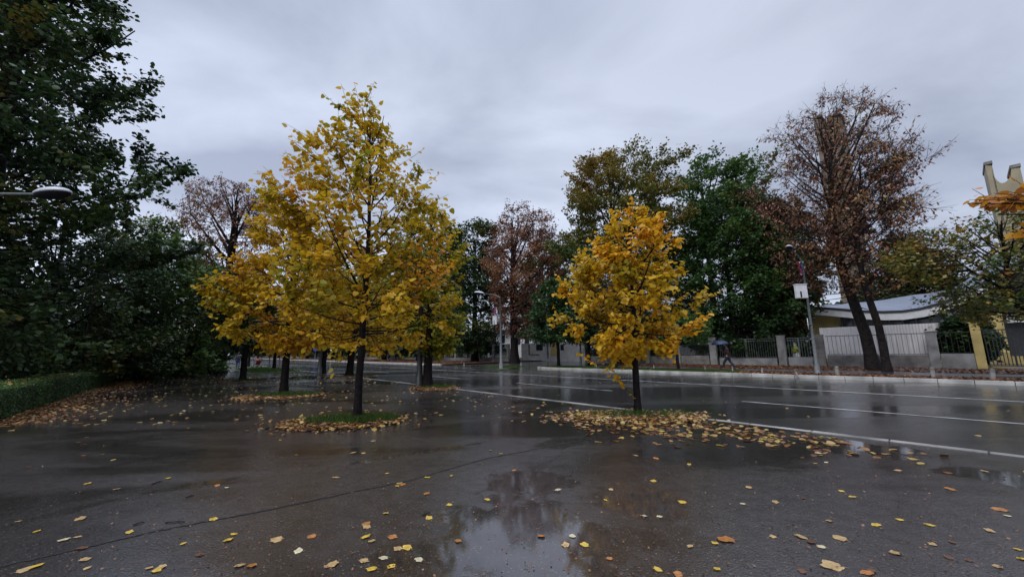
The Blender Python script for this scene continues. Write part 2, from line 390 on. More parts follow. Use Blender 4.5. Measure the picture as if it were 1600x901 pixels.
def blades(name, pts, h, label, seed, hue0=.5):
    r = np.random.default_rng(seed); n = len(pts); P = np.array(pts, dtype=float)
    if P.shape[1] == 2: P = np.c_[P, np.zeros(n)]
    D_ = np.c_[r.normal(0, .5, n), r.normal(0, .5, n), np.ones(n)]
    az = r.uniform(0, 2*math.pi, n); Nn = np.c_[np.cos(az), np.sin(az), np.zeros(n)]
    T = (np.array([(0, .05, 0), (.6, .035, .04), (1, 0, .15), (0, -.05, 0)]), [(0, 1, 2, 3)], 4)
    V, Fc, k, nf = leaves_mesh(P, D_, Nn, h*r.uniform(.5, 1.4, n), T)
    o = mesh_np(name, V, Fc, k, GRS, hue=np.clip(r.normal(hue0, .2, n), 0, 1)); return tag(o, label, 'grass', None, 'stuff')

# ------------------------------------------------------------------ trees
def nrm(a): return a/np.maximum(np.linalg.norm(a, axis=-1, keepdims=True), 1e-9)
class Env:
    """crown envelope round an axis: rows of (z, reach left, reach right)"""
    def __init__(s, z, rl, rr, axis, rough, seed, depth=1.0):
        i = np.argsort(z); s.z = np.array(z)[i]; s.rl = np.array(rl)[i]; s.rr = np.array(rr)[i]; s.ax = axis; s.rough = rough
        s.ph = np.random.default_rng(seed).uniform(0, 6.28, 8); s.depth = depth; s.gain = 1.0
    def axis(s, z):
        A = s.ax; return np.c_[np.interp(z, A[:, 2], A[:, 0]), np.interp(z, A[:, 2], A[:, 1])]
    def R(s, z, ca, az):
        rl = np.interp(z, s.z, s.rl, left=0, right=0); rr = np.interp(z, s.z, s.rr, left=0, right=0)
        e = rl*(1-ca)/2 + rr*(1+ca)/2
        e = e*np.sqrt(ca**2 + (1-ca**2)*s.depth**2)
        q = s.ph; nz = np.sin(3*az+q[0]+z*1.3)+np.sin(5*az+q[1]-z*1.9)+.8*np.sin(9*az+q[2]+z*3.1)+.8*np.sin(2*az+q[3]+z*.7)
        return e*s.gain*(1+s.rough*nz*.4)
    def inside(s, P):
        a = s.axis(P[..., 2].ravel()); d = P.reshape(-1, 3)[:, :2]-a; r = np.hypot(d[:, 0], d[:, 1]); az = np.arctan2(d[:, 1], d[:, 0])
        R = s.R(P.reshape(-1, 3)[:, 2], np.cos(az), az)
        return (r <= R).reshape(P.shape[:-1])
    def clip(s, P0, D, L, slack=0.0):
        k = 10; t = (np.arange(1, k+1)/k)[None, :, None]
        pts = P0[:, None, :] + D[:, None, :]*L[:, None, None]*t
        ok = s.inside(pts); first = np.where(ok.all(1), k, np.argmin(ok, 1))
        return L*np.clip(first/k + slack, .12, 1)
def tubes(P0, C, P1, r0, r1, seg, side):
    n = len(P0); t = np.linspace(0, 1, seg+1)[None, :, None]
    X = (1-t)**2*P0[:, None]+2*t*(1-t)*C[:, None]+t**2*P1[:, None]
    T = nrm(np.gradient(X, axis=1)) if seg > 1 else nrm(np.repeat((P1-P0)[:, None], 2, 1))
    ref = np.where(np.abs(T[..., 2:3]) > .9, np.array([1., 0, 0]), np.array([0, 0, 1.]))
    A = nrm(np.cross(T, ref)); B = np.cross(T, A)
    r = (r0[:, None]*(1-t[..., 0])+r1[:, None]*t[..., 0])[..., None, None]
    a = np.linspace(0, 2*math.pi, side, endpoint=False)[None, None, :, None]
    V = X[:, :, None]+r*(np.cos(a)*A[:, :, None]+np.sin(a)*B[:, :, None])
    idx = np.arange(n*(seg+1)*side).reshape(n, seg+1, side)
    q0 = idx[:, :-1]; q1 = idx[:, 1:]
    Fc = np.stack([q0, np.roll(q0, -1, 2), np.roll(q1, -1, 2), q1], -1)
    return V.reshape(-1, 3), Fc.reshape(-1, 4)
def bez(P0, C, P1, t):
    t = t[:, None]; return (1-t)**2*P0+2*t*(1-t)*C+t**2*P1, nrm(2*(1-t)*(C-P0)+2*t*(P1-C))

def tree(name, label, base, rows, clear, tr, lmat, Y=None, path=None, nl=22, ns=9, nt_=7, nlf=7, el=(10, 70), lsize=.15, tmpl=LT_M,
         hue=(.5, .16, 0), droop=.3, bend=.12, group=None, seed=1, rough=.35, bark=None, sublen=.42, twl=.5, cat='tree', depth=1.0,
         zp=1.15, fill=None, tips=None, extra=None, azf=None, maxz=None, twig_r=.006, base_name='trunk', limb_end=(.82, 1.0), nrep=1.0, top_t=.86, upb=.25, lean=None):
    R = np.random.default_rng(seed); base = Vector(base); Y = Y or base.y; bark = bark or BARK
    zs, rl, rr = [], [], []
    if path is None: ax = np.array([(base.x, base.y, -50), (base.x, base.y, 0), (base.x, base.y, 60)], dtype=float)
    else:
        pts = [(base.x, base.y, -.2)]+[tuple(at(x, y, Y+dy)) for x, y, dy in path]; pts.append((pts[-1][0], pts[-1][1], pts[-1][2]+30)); ax = np.array(pts)
    for py, l, r_ in rows:
        a, b = at(l, py, Y), at(r_, py, Y); z = (a.z+b.z)/2; xa = np.interp(z, ax[:, 2], ax[:, 0])
        zs.append(z); rl.append(max(.05, xa-a.x)); rr.append(max(.05, b.x-xa))
    env = Env(zs, rl, rr, ax, rough, seed+7, depth); zt, zb = max(zs), min(zs)
    env.gain = .96 if Y > 12 else .9
    root = empty(name, base, label, cat, group)
    loc = np.array(base)
    # trunk and leader
    k = 14; zz = np.linspace(-.1, clear+(zt-clear)*top_t, k+1); cx = env.axis(zz)
    wob = np.cumsum(R.normal(0, .012+tr*.05, (k+1, 2)), 0); wob[:3] = 0
    Tk = np.c_[cx+wob, zz]; rad = tr*np.interp(zz, [-.1, .1, clear, zt], [1.45, 1.05, .85, .10])
    Tk0, Tk1 = Tk[:-1], Tk[1:]; V0, F0 = tubes(Tk0, (Tk0+Tk1)/2, Tk1, rad[:-1], rad[1:], 1, 10)
    parts = [(V0, F0)]
    # limbs
    u = (np.arange(nl)+R.uniform(.1, .9, nl))/nl; z0 = clear+(zt-clear)*top_t*.95*u**zp
    az = np.arange(nl)*2.39996+R.normal(0, .35, nl)
    if azf is not None: az = azf(az)
    e = np.radians(el[0]+(el[1]-el[0])*u**.8+R.normal(0, 7, nl))
    D0 = np.c_[np.cos(az)*np.cos(e), np.sin(az)*np.cos(e), np.sin(e)]
    if lean is not None: D0 = nrm(D0+np.array(lean))
    S0 = np.c_[np.interp(z0, Tk[:, 2], Tk[:, 0]), np.interp(z0, Tk[:, 2], Tk[:, 1]), z0]
    L0 = env.clip(S0+D0*.05, D0, np.full(nl, (zt-zb)*1.2))*R.uniform(*limb_end, nl)
    E0 = S0+D0*L0[:, None]; C0 = (S0+E0)/2+np.c_[R.normal(0, .06, (nl, 2))*L0[:, None], -bend*L0]
    if extra:
        Sx = []; Ex = []
        for zst, (x, y, yy) in extra:
            Sx.append((np.interp(zst, Tk[:, 2], Tk[:, 0]), np.interp(zst, Tk[:, 2], Tk[:, 1]), zst)); Ex.append(tuple(at(x, y, yy)))
        Sx = np.array(Sx); Ex = np.array(Ex); S0 = np.r_[S0, Sx]; E0 = np.r_[E0, Ex]; C0 = np.r_[C0, (Sx+Ex)/2+np.array([0, 0, .12])]
        L0 = np.r_[L0, np.linalg.norm(Ex-Sx, axis=1)]; z0 = np.r_[z0, Sx[:, 2]]
    n0 = len(S0); rt = np.interp(z0, zz, rad)
    r0 = np.minimum(rt*.75, .012+L0*tr*.13/max(.6, (zt-zb)*.16)*.8)
    parts.append(tubes(S0, C0, E0, r0, r0*.22+.003, 6, 6))
    h0 = R.normal(0, hue[1]*.7, n0)
    def spawn(S, C, E, Ls, h, per, tlo, alo, ahi, lf, up, r_par, slack, hs):
        w_ = per*Ls/np.mean(Ls); cnt = np.maximum(2, np.round(w_)).astype(int); idx = np.repeat(np.arange(len(S)), cnt)
        n = len(idx); t = R.uniform(tlo, 1, n)**.85; t = np.clip(t, tlo, 1)
        P, T = bez(S[idx], C[idx], E[idx], t)
        rnd = R.normal(0, 1, (n, 3)); rnd[:, 2] *= .55; pe = nrm(rnd-(rnd*T).sum(1, keepdims=True)*T)
        al = np.radians(R.uniform(alo, ahi, n)); D = nrm(T*np.cos(al)[:, None]+pe*np.sin(al)[:, None]+np.array([0, 0, up]))
        L = lf(Ls[idx], t, n); L = env.clip(P, D, L, slack)
        if extra: pass
        return P, D, L, idx, h[idx]+R.normal(0, hs, n), r_par[idx]*(1-.7*t)
    # targets spread through the crown volume, each reached by a branch from the nearest limb below it
    if not extra:
        M = int(nl*ns*(fill if fill else (.62 if Y < 18 else 1.0))); Tg = np.zeros((0, 3)); zlo, zhi = min(zb, clear-.3), zt
        rm = max(max(rl), max(rr))*1.25
        while len(Tg) < M:
            q = R.uniform(0, 1, (M*6, 3)); z_ = zlo+(zhi-zlo)*q[:, 0]; a_ = q[:, 1]*2*math.pi; A_ = env.axis(z_)
            Rr = env.R(z_, np.cos(a_), a_); ok = R.uniform(0, 1, len(z_)) < Rr/rm
            f_ = q[:, 2]**.42; P_ = np.c_[A_[:, 0]+np.cos(a_)*Rr*f_, A_[:, 1]+np.sin(a_)*Rr*f_, z_]; Tg = np.r_[Tg, P_[ok]]
        Tg = Tg[:M]
        tt = np.linspace(.08, 1, 10); ci = np.repeat(np.arange(n0), 10); ct = np.tile(tt, n0)
        Cp, Ct_ = bez(S0[ci], C0[ci], E0[ci], ct); cr_ = r0[ci]*(1-.75*ct)
        tm = zz >= clear; Cp = np.r_[Cp, Tk[tm]]; Ct_ = np.r_[Ct_, np.tile([0, 0, 1.], (tm.sum(), 1))]; cr_ = np.r_[cr_, rad[tm]*.6]; ch_ = np.r_[h0[ci], np.zeros(tm.sum())]
        dv_ = Tg[:, None]-Cp[None]; ds = np.sqrt((dv_**2).sum(2)); axd = env.axis(Tg[:, 2]); rT = np.hypot(*(Tg[:, :2]-axd).T)
        rC = np.hypot(*(Cp[:, :2]-env.axis(Cp[:, 2])).T)
        cost = ds*(1+.6*(dv_[..., 2] < .15*ds)+.9*(rC[None]+.1 > rT[:, None])) + R.uniform(0, .12, ds.shape)*ds
        j = np.argmin(cost, 1); P1 = Cp[j]; V_ = Tg-P1; L1 = np.maximum(np.linalg.norm(V_, axis=1), .15); D1 = V_/L1[:, None]
        h1 = ch_[j]+R.normal(0, hue[1]*.6, M); q1 = np.minimum(cr_[j], .008+L1*.012)
    else:
        P1, D1, L1, i1, h1, q1 = spawn(S0, C0, E0, L0, h0, ns, .15, 22, 62, lambda l, t, n: l*sublen*(1.15-.6*t)*R.uniform(.5, 1.15, n), upb, r0, 0, hue[1]*.6)
    E1 = P1+D1*L1[:, None]; C1 = (P1+E1)/2+(R.normal(0, .06, (len(P1), 3))+np.array([0, 0, -.10]))*L1[:, None]
    r1 = np.clip(q1*.7, .004, None)
    parts.append(tubes(P1, C1, E1, r1, r1*.3+.002, 3, 4))
    P2, D2, L2, i2, h2, q2 = spawn(P1, C1, E1, L1, h1, nt_, .35, 15, 62, lambda l, t, n: twl*R.uniform(.5, 1.3, n), .12, r1, .2, hue[1]*.3)
    # twigs at the limb ends too
    P2 = np.r_[P2, E1]; D2 = np.r_[D2, nrm(D1+R.normal(0, .15, D1.shape))]; L2 = np.r_[L2, twl*R.uniform(.5, 1.3, len(E1))*.8]; h2 = np.r_[h2, h1]
    if tips:                                                       # long leafy shoots that stand out of the crown
        for x, y in tips:
            e_ = np.array(at(x, y, Y+R.uniform(-.2, .2))); a_ = env.axis(np.array([e_[2]-.8]))[0]; b_ = np.array([a_[0], a_[1], e_[2]-1.0])
            v_ = e_-b_; l_ = np.linalg.norm(v_); v_ = v_/l_; l_ = min(l_, 1.3)
            for q in range(3):
                P2 = np.r_[P2, [e_-v_*l_*(3-q)/3]]; D2 = np.r_[D2, [nrm(v_+R.normal(0, .05, 3)+np.array([0, 0, .05*q]))]]; L2 = np.r_[L2, l_/3*1.02]; h2 = np.r_[h2, .1]
    E2 = P2+D2*L2[:, None]; C2 = (P2+E2)/2
    rt2 = np.full(len(P2), twig_r); parts.append(tubes(P2, C2, E2, rt2, rt2*.4, 1, 3))
    off = 0; VV = []; FF = []
    for v, f in parts: VV.append(v); FF.append(f+off); off += len(v)
    mesh_np(base_name, np.concatenate(VV)-loc, np.concatenate(FF), 4, bark, root, smooth=True)
    # leaves
    n2 = len(P2); t = (np.arange(nlf)+.6)/nlf; T_ = np.tile(t, n2)+R.normal(0, .04, n2*nlf); id_ = np.repeat(np.arange(n2), nlf)
    keep = R.uniform(0, 1, len(id_)) < nrep; T_ = T_[keep]; id_ = id_[keep]; sgn = np.where(np.arange(len(id_)) % 2, 1., -1.)
    X = P2[id_]+D2[id_]*(L2[id_]*T_)[:, None]; d = D2[id_]
    side = nrm(np.cross(d, np.array([0, 0, 1.]))+R.normal(0, .25, d.shape))*sgn[:, None]
    ld = nrm(side*.75+d*.45+np.array([0, 0, -droop])+R.normal(0, .35, d.shape))
    nm = np.array([0, 0, 1.])+R.normal(0, .45, d.shape); sz = lsize*R.uniform(.6, 1.2, len(X))
    X = X+ld*(sz*.22)[:, None]
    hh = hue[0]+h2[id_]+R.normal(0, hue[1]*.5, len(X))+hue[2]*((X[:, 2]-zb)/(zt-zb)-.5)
    V, Fc, kk, nf = leaves_mesh(X-loc, ld, nm, sz, tmpl)
    mesh_np('crown', V, Fc, kk, lmat, root, hue=np.clip(np.repeat(hh, nf), 0, 1))
    return root, len(X)

TOT = 0
def T(*a, **k):
    global TOT
    r_, n_ = tree(*a, **k); TOT += n_; print(k.get('seed'), a[1][:40], n_); return r_
LIND = 'young linden trees on the plaza'
T('young_linden_tree', 'tallest yellow and olive linden on the plaza, its shoots reaching up to the sky', gp(558, 655),
  [(150, 546, 550), (175, 542, 578), (200, 522, 602), (228, 490, 632), (262, 465, 655), (300, 455, 682), (340, 445, 700), (390, 430, 700), (440, 418, 705), (480, 425, 700), (520, 465, 680), (548, 520, 640), (560, 552, 566)],
  1.95, .085, YEL, nl=44, ns=10, nt_=5, nlf=9, el=(-8, 74), lsize=.118, tmpl=LT_H, hue=(.56, .14, -.24), droop=.45, group=LIND, seed=11, twl=.62, rough=.45, sublen=.42, top_t=.86, upb=.3, nrep=.62, zp=1.7, tips=[(546, 142), (552, 165), (584, 158), (578, 185), (612, 196), (640, 226), (664, 232), (503, 210), (456, 207), (441, 246), (437, 266), (690, 272), (700, 304), (716, 341), (425, 320), (530, 185)])
T('young_linden_tree', 'orange-yellow linden in a leaf-covered bed beside the white kerb', gp(997, 645),
  [(325, 975, 990), (345, 950, 1022), (370, 930, 1048), (400, 908, 1066), (430, 882, 1078), (470, 870, 1086), (500, 874, 1086), (525, 892, 1066), (545, 915, 1040), (556, 935, 990)],
  1.95, .08, ORG, nl=36, ns=9, nt_=5, nlf=9, el=(-12, 68), lsize=.112, tmpl=LT_H, hue=(.44, .15, 0), droop=.55, group=LIND, seed=22, twl=.45, rough=.4, sublen=.42, nrep=.68, zp=1.5, tips=[(985, 312), (1008, 322), (955, 338), (872, 436), (1094, 497), (1080, 452), (902, 548), (935, 557), (1062, 372), (930, 365)])
T('young_linden_tree', 'bright yellow linden second from the hedge side, wide low crown behind the tallest one', gp(443, 614),
  [(308, 430, 440), (330, 412, 470), (360, 390, 505), (400, 368, 525), (440, 355, 540), (480, 343, 545), (510, 345, 540), (530, 380, 515), (545, 405, 475)],
  2.5, .14, YEL, nl=38, ns=9, nt_=6, nlf=7, el=(-10, 65), lsize=.16, tmpl=LT_M, hue=(.66, .13, -.15), droop=.45, group=LIND, seed=33, depth=.75, twl=.6, rough=.3)
T('young_linden_tree', 'olive-yellow linden beside the grey lamp post at the plaza edge', gp(668, 604),
  [(325, 640, 665), (350, 610, 700), (390, 590, 722), (430, 580, 730), (470, 585, 728), (510, 600, 722), (535, 630, 715), (550, 650, 690)],
  3.0, .19, YEL, nl=36, ns=9, nt_=6, nlf=7, el=(-10, 65), lsize=.17, hue=(.42, .15, -.1), group=LIND, seed=44, twl=.6)
T('young_linden_tree', 'dark green linden in a round grass bed nearest the park path', gp(379, 595),
  [(420, 350, 400), (450, 330, 425), (490, 320, 440), (520, 322, 438), (545, 345, 415)], 2.4, .17, GRN, nl=22, ns=8, nt_=5, nlf=7, lsize=.2, tmpl=LT_M, hue=(.55, .18, 0), group=LIND, seed=55, twl=.6)
T('young_linden_tree', 'yellow linden with leaning trunk right behind the tallest linden', gp(545, 587),
  [(400, 545, 570), (430, 510, 605), (470, 490, 620), (510, 495, 618), (535, 520, 600)], 3.4, .22, YEL, path=[(560, 470, 0)], nl=24, ns=8, nt_=5, nlf=6, lsize=.22, hue=(.5, .15, 0), group=LIND, seed=66, twl=.8)
T('young_linden_tree', 'slim yellow-green linden next to the grey post at the far plaza edge', gp(505, 583),
  [(430, 490, 520), (460, 465, 545), (500, 460, 550), (525, 475, 535)], 3.4, .18, YEL, nl=20, ns=8, nt_=5, nlf=6, lsize=.24, hue=(.4, .15, 0), group=LIND, seed=77, twl=.8)
T('young_linden_tree', 'small green linden beside the tan notice board', gp(428, 577),
  [(470, 415, 445), (500, 400, 458), (525, 398, 458), (540, 412, 448)], 3.2, .16, GRN, nl=18, ns=6, nt_=5, nlf=6, lsize=.3, hue=(.6, .15, 0), group=LIND, seed=78, twl=.9, tmpl=LT_L)
for q, (x, y, lb) in enumerate([(388, 570, 'thin dark tree behind the person in blue'), (402, 568, 'thin dark tree right behind the red pushchair')]):
    T('street_tree', lb, gp(x, y+1.5), [(480, x-12, x+14), (505, x-22, x+24), (530, x-20, x+20), (541, x-8, x+8)], 3.2, .16, GRN, nl=14, ns=6, nt_=5, nlf=5, lsize=.38, hue=(.5, .2, 0), seed=80+q, twl=1.0, tmpl=LT_L)

# big trees on the left
T('large_linden_tree', 'huge dark green linden overhanging the hedge, filling the left edge', (-19.5, 13.5, 0),
  [(-230, -40, 20), (-120, -200, 110), (0, -320, 160), (60, -360, 165), (120, -380, 180), (180, -400, 192), (240, -420, 218), (290, -420, 205), (330, -420, 180), (370, -400, 160), (450, -380, 140), (520, -300, 130), (560, -200, 100)],
  3.0, .45, GRN, Y=13.5, fill=.95, nl=84, ns=16, nt_=11, nlf=7, el=(-5, 72), lsize=.18, tmpl=LT_M, hue=(.45, .22, .05), seed=101, depth=.42, twl=.7, rough=.5, sublen=.38, bark=BARK)
T('park_tree', 'dark bushy tree behind the clipped hedge', (-25, 20.5, 0),
  [(330, 20, 110), (380, -60, 190), (440, -120, 215), (500, -120, 225), (560, -100, 220), (588, 0, 200)],
  1.4, .3, GRN, nl=50, ns=12, nt_=8, nlf=6, el=(-5, 60), lsize=.22, tmpl=LT_L, hue=(.45, .2, 0), seed=102, twl=.8, rough=.4)
T('park_tree', 'mid green tree at the end of the hedge, its top against the sky', (-26.5, 27.5, 0),
  [(343, 235, 262), (365, 205, 295), (400, 180, 318), (450, 165, 335), (510, 165, 338), (560, 175, 330), (590, 200, 310)],
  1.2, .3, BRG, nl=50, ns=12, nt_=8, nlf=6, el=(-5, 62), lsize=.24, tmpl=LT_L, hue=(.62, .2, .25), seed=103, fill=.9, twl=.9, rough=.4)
T('park_tree', 'dark green tree between the hedge end and the thick trunk', (-30, 33, 0),
  [(410, 275, 300), (450, 245, 350), (500, 235, 365), (550, 240, 350), (585, 250, 332)],
  1.4, .3, GRN, nl=36, ns=10, nt_=8, nlf=6, el=(-5, 60), lsize=.3, tmpl=LT_L, hue=(.4, .2, 0), seed=104, twl=.9, rough=.4)
T('park_tree', 'shaded evergreen mass deep in the park behind the hedge', (-37, 25, 0),
  [(400, -160, 0), (450, -200, 60), (530, -200, 80), (590, -160, 60)],
  1.0, .3, GRN, nl=40, ns=10, nt_=8, nlf=6, el=(-5, 60), lsize=.34, tmpl=LT_L, hue=(.3, .2, 0), seed=105, twl=1.1, rough=.4)
T('park_shrub', 'low dark shrub under the mid green tree', (-27.5, 25.5, 0),
  [(520, 170, 220), (550, 150, 250), (580, 150, 255), (594, 165, 245)],
  .3, .09, GRN, nl=30, ns=8, nt_=7, nlf=6, el=(5, 60), lsize=.22, tmpl=LT_L, hue=(.2, .15, 0), seed=106, twl=.6, rough=.4, cat='shrub')
T('park_shrub', 'low dark shrub between the mid green tree and the thick trunk', (-27.5, 31.5, 0),
  [(525, 260, 310), (550, 240, 330), (575, 245, 325), (588, 255, 315)],
  .3, .09, GRN, nl=30, ns=8, nt_=7, nlf=6, el=(5, 60), lsize=.25, tmpl=LT_L, hue=(.15, .15, 0), seed=107, twl=.6, rough=.4, cat='shrub')
T('chestnut_tree', 'thin rusty chestnut with a thick dark trunk left of the plaza lindens', gp(341, 583),
  [(283, 345, 365), (300, 305, 400), (325, 290, 418), (360, 288, 420), (400, 300, 415), (440, 310, 405), (470, 325, 380)],
  3.6, .5, RST, nl=36, ns=8, nt_=6, nlf=5, el=(15, 78), lsize=.24, tmpl=LT_N, hue=(.5, .2, 0), seed=110, twl=.9, rough=.35, bend=.04, bark=BARK, nrep=.85, fill=1.3, droop=.8, twig_r=.012)

# trees across the road
FAR = 'big trees across the road'
T('large_linden_tree', 'broad green and gold linden standing behind the orange-yellow linden', gc(972, 35.5),
  [(240, 960, 990), (255, 910, 1035), (285, 885, 1058), (330, 880, 1068), (380, 878, 1072), (430, 880, 1072), (480, 885, 1065), (520, 905, 1045)],
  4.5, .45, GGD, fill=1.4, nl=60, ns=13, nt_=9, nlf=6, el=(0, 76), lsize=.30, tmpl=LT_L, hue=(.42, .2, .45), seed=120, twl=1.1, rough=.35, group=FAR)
T('large_linden_tree', 'dark green linden behind the fence beside the umbrella walker', gc(1150, 39),
  [(292, 1120, 1160), (320, 1085, 1190), (360, 1068, 1215), (410, 1062, 1235), (460, 1065, 1248), (510, 1075, 1250), (540, 1090, 1235), (556, 1110, 1200)],
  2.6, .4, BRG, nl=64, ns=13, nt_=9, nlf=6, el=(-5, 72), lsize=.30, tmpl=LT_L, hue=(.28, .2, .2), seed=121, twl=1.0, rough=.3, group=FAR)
T('large_linden_tree', 'taller open green tree behind the dark green linden', gc(1125, 50),
  [(246, 1105, 1135), (262, 1080, 1168), (290, 1072, 1182), (330, 1072, 1190), (400, 1090, 1180)],
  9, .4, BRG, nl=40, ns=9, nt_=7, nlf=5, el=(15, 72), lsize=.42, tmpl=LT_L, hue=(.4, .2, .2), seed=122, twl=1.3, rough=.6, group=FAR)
T('chestnut_tree', 'olive-brown chestnut between the dark linden and the leaning trunks', gc(1235, 41),
  [(310, 1195, 1225), (340, 1180, 1260), (400, 1175, 1278), (450, 1180, 1282), (490, 1200, 1262), (520, 1215, 1250)],
  4, .3, BRW, nl=46, ns=11, nt_=8, nlf=6, el=(0, 70), lsize=.30, tmpl=LT_L, hue=(.5, .2, .1), seed=123, twl=1.0, rough=.35, group=FAR)
T('chestnut_tree', 'tall half-bare rusty chestnut with the thicker of two leaning trunks', gc(1366, 31.5),
  [(155, 1290, 1345), (175, 1230, 1372), (205, 1203, 1380), (245, 1192, 1408), (290, 1192, 1416), (340, 1205, 1418), (390, 1215, 1410), (425, 1235, 1400), (450, 1260, 1385)],
  4.0, .31, RST, path=[(1352, 520, 0), (1328, 450, 0), (1310, 380, 0), (1300, 280, 0), (1302, 180, 0)], nl=72, ns=9, nt_=6, nlf=5, el=(-12, 80), lsize=.24, tmpl=LT_N, hue=(.55, .22, .1), seed=124, depth=.8, twl=.9, rough=.35, bend=.05, nrep=.36, droop=.7, group=FAR, twig_r=.012, sublen=.36, bark=BARKG)
T('chestnut_tree', 'slimmer leaning chestnut trunk right beside the thicker one', gc(1387, 30),
  [(230, 1330, 1360), (270, 1310, 1395), (330, 1300, 1415), (400, 1305, 1410), (440, 1325, 1395), (460, 1345, 1385)],
  4.2, .19, RST, path=[(1376, 520, 0), (1352, 450, 0), (1340, 380, 0), (1345, 260, 0)], nl=30, ns=8, nt_=6, nlf=5, el=(0, 75), lsize=.26, tmpl=LT_N, hue=(.6, .22, 0), seed=125, twl=.9, rough=.35, bend=.05, nrep=.4, droop=.7, group=FAR, twig_r=.013, bark=BARKG)
T('conifer_tree', 'dark conical tree behind the curved roof', gc(1425, 70), [(372, 1418, 1428), (400, 1390, 1448), (430, 1370, 1470), (460, 1355, 1482), (480, 1350, 1485)],
  4, .3, BRW, nl=40, ns=10, nt_=7, nlf=6, el=(-10, 50), lsize=.42, tmpl=LT_L, hue=(.12, .18, 0), seed=126, twl=1.3, group=FAR)
T('street_tree', 'green-gold tree with a leaning trunk at the right edge across the road', gc(1660, 27),
  [(325, 1560, 1600), (345, 1500, 1720), (380, 1475, 1780), (415, 1478, 1800), (445, 1510, 1800), (480, 1530, 1790), (495, 1570, 1780)],
  2.2, .15, GGD, path=[(1600, 490, 0), (1575, 445, 0), (1570, 370, 0)], nl=44, ns=10, nt_=7, nlf=5, el=(5, 65), lsize=.19, tmpl=LT_L, hue=(.42, .25, .2), seed=127, twl=.7, rough=.45, nrep=.75, fill=1.1)
T('chestnut_tree', 'rusty brown chestnut behind the banner lamp post', gc(804, 33),
  [(325, 815, 845), (345, 780, 868), (380, 765, 882), (420, 760, 888), (460, 765, 888), (500, 775, 880), (525, 795, 850)],
  4.5, .55, RST, nl=50, ns=11, nt_=8, nlf=6, el=(10, 80), lsize=.36, tmpl=LT_N, hue=(.5, .2, -.1), seed=130, twl=1.2, nrep=.8, bend=.05, group=FAR)
T('large_linden_tree', 'olive green tree just right of the rusty chestnut top', gc(850, 46),
  [(375, 840, 860), (400, 815, 885), (440, 805, 895), (490, 800, 900), (525, 815, 890)],
  4.5, .4, GGD, nl=34, ns=9, nt_=8, nlf=6, el=(0, 75), lsize=.48, tmpl=LT_L, hue=(.35, .2, 0), seed=131, twl=1.2, group=FAR)
T('street_tree', 'small round dark green tree on the verge beside the side street', gp(873, 573),
  [(438, 858, 885), (460, 835, 905), (495, 822, 925), (520, 820, 928), (535, 835, 915)],
  3.0, .15, BRG, nl=30, ns=9, nt_=7, nlf=6, el=(-5, 65), lsize=.26, tmpl=LT_L, hue=(.12, .12, .1), seed=132, twl=.8)
T('large_linden_tree', 'dark green linden left of the rusty chestnut behind the banner lamp post', gc(742, 34),
  [(350, 715, 765), (365, 695, 785), (410, 680, 795), (470, 680, 795), (520, 685, 790), (548, 705, 780)],
  3.5, .5, GRN, nl=50, ns=11, nt_=8, nlf=6, el=(-5, 72), lsize=.42, tmpl=LT_L, hue=(.5, .2, .2), seed=133, twl=1.2, group=FAR)
for q, (x, c, l, r_, tp, lb) in enumerate([(690, 42, 640, 730, 385, 'dark tree behind the olive-yellow linden, left of the dark green linden'), (655, 33, 600, 700, 395, 'dark tree across the road behind the grey plaza lamp post'),
        (600, 33, 560, 640, 420, 'dark tree across the road right of the tallest linden trunk'), (560, 36, 515, 600, 440, 'dark far tree seen just beyond the tallest linden trunk'), (520, 34, 480, 560, 455, 'dark far tree left of the tallest linden trunk'),
        (480, 34, 440, 520, 470, 'dim far tree above the distant centre line'), (440, 30, 400, 480, 480, 'dim far tree behind the notice board'), (395, 24, 350, 440, 490, 'farthest dim tree where the road vanishes')]):
    b = gc(x, c) if q < 6 else Vector((at(x, 500, 190+30*(q-6)).x, 190+30*(q-6), 0))
    pxm = b.y/600
    T('roadside_tree', lb, b, [(tp, x-10, x+10), (tp+25, l+8, r_-8), ((tp+545)/2, l, r_), (535, l+3, r_-3), (550, l+15, r_-15)], 3, .45, GRN,
      nl=32, ns=9, nt_=7, nlf=5, el=(-5, 70), lsize=pxm*5.0, tmpl=LT_L, hue=(.32, .2, 0), seed=140+q, twl=pxm*11, group='dark trees along the far side of the road')
# far wood: dense masses that close the view behind everything
def wood(name, label, line_, hgt, width, n, size, seed, hue0=.3, mt=None):
    r = np.random.default_rng(seed); A = np.array([tuple(p)[:2] for p in line_]); seg = np.linalg.norm(np.diff(A, axis=0), axis=1); cum = np.r_[0, np.cumsum(seg)]
    t = r.uniform(0, cum[-1], n); x = np.interp(t, cum, A[:, 0]); y = np.interp(t, cum, A[:, 1])
    f = t/size; hh = hgt*(.78+.14*np.sin(t*.21+seed)+.10*np.sin(t*.53+1)+.06*np.sin(t*1.3))
    z = hh*r.uniform(0, 1, n)**.8; wv = width*np.sqrt(np.clip(1-(z/hh)**2*.8, .05, 1)); o_ = r.uniform(-1, 1, n)*wv/2
    P = np.c_[x+o_*r.uniform(.3, 1, n)*.6, y+o_, z]; D_ = r.normal(0, 1, (n, 3)); N2 = r.normal(0, 1, (n, 3))+np.array([0, 0, .6])
    V, Fc, k, nf = leaves_mesh(P, D_, N2, size*r.uniform(.5, 1.3, n), LT_L)
    cl = .12*np.sin(P[:, 0]*.5)+.12*np.sin(P[:, 1]*.37+P[:, 2]*.6)
    return tag(mesh_np(name, V, Fc, k, mt or GRN, hue=np.clip(r.normal(hue0, .15, n)+cl, 0, 1)), label, 'wood', None, 'stuff')
wood('far_wood', 'dark mass of trees far behind the fence across the road', [sw(9, 80), sw(24, 70), sw(50, 66), sw(100, 62), sw(200, 60)], 10, 9, 26000, .9, 301)
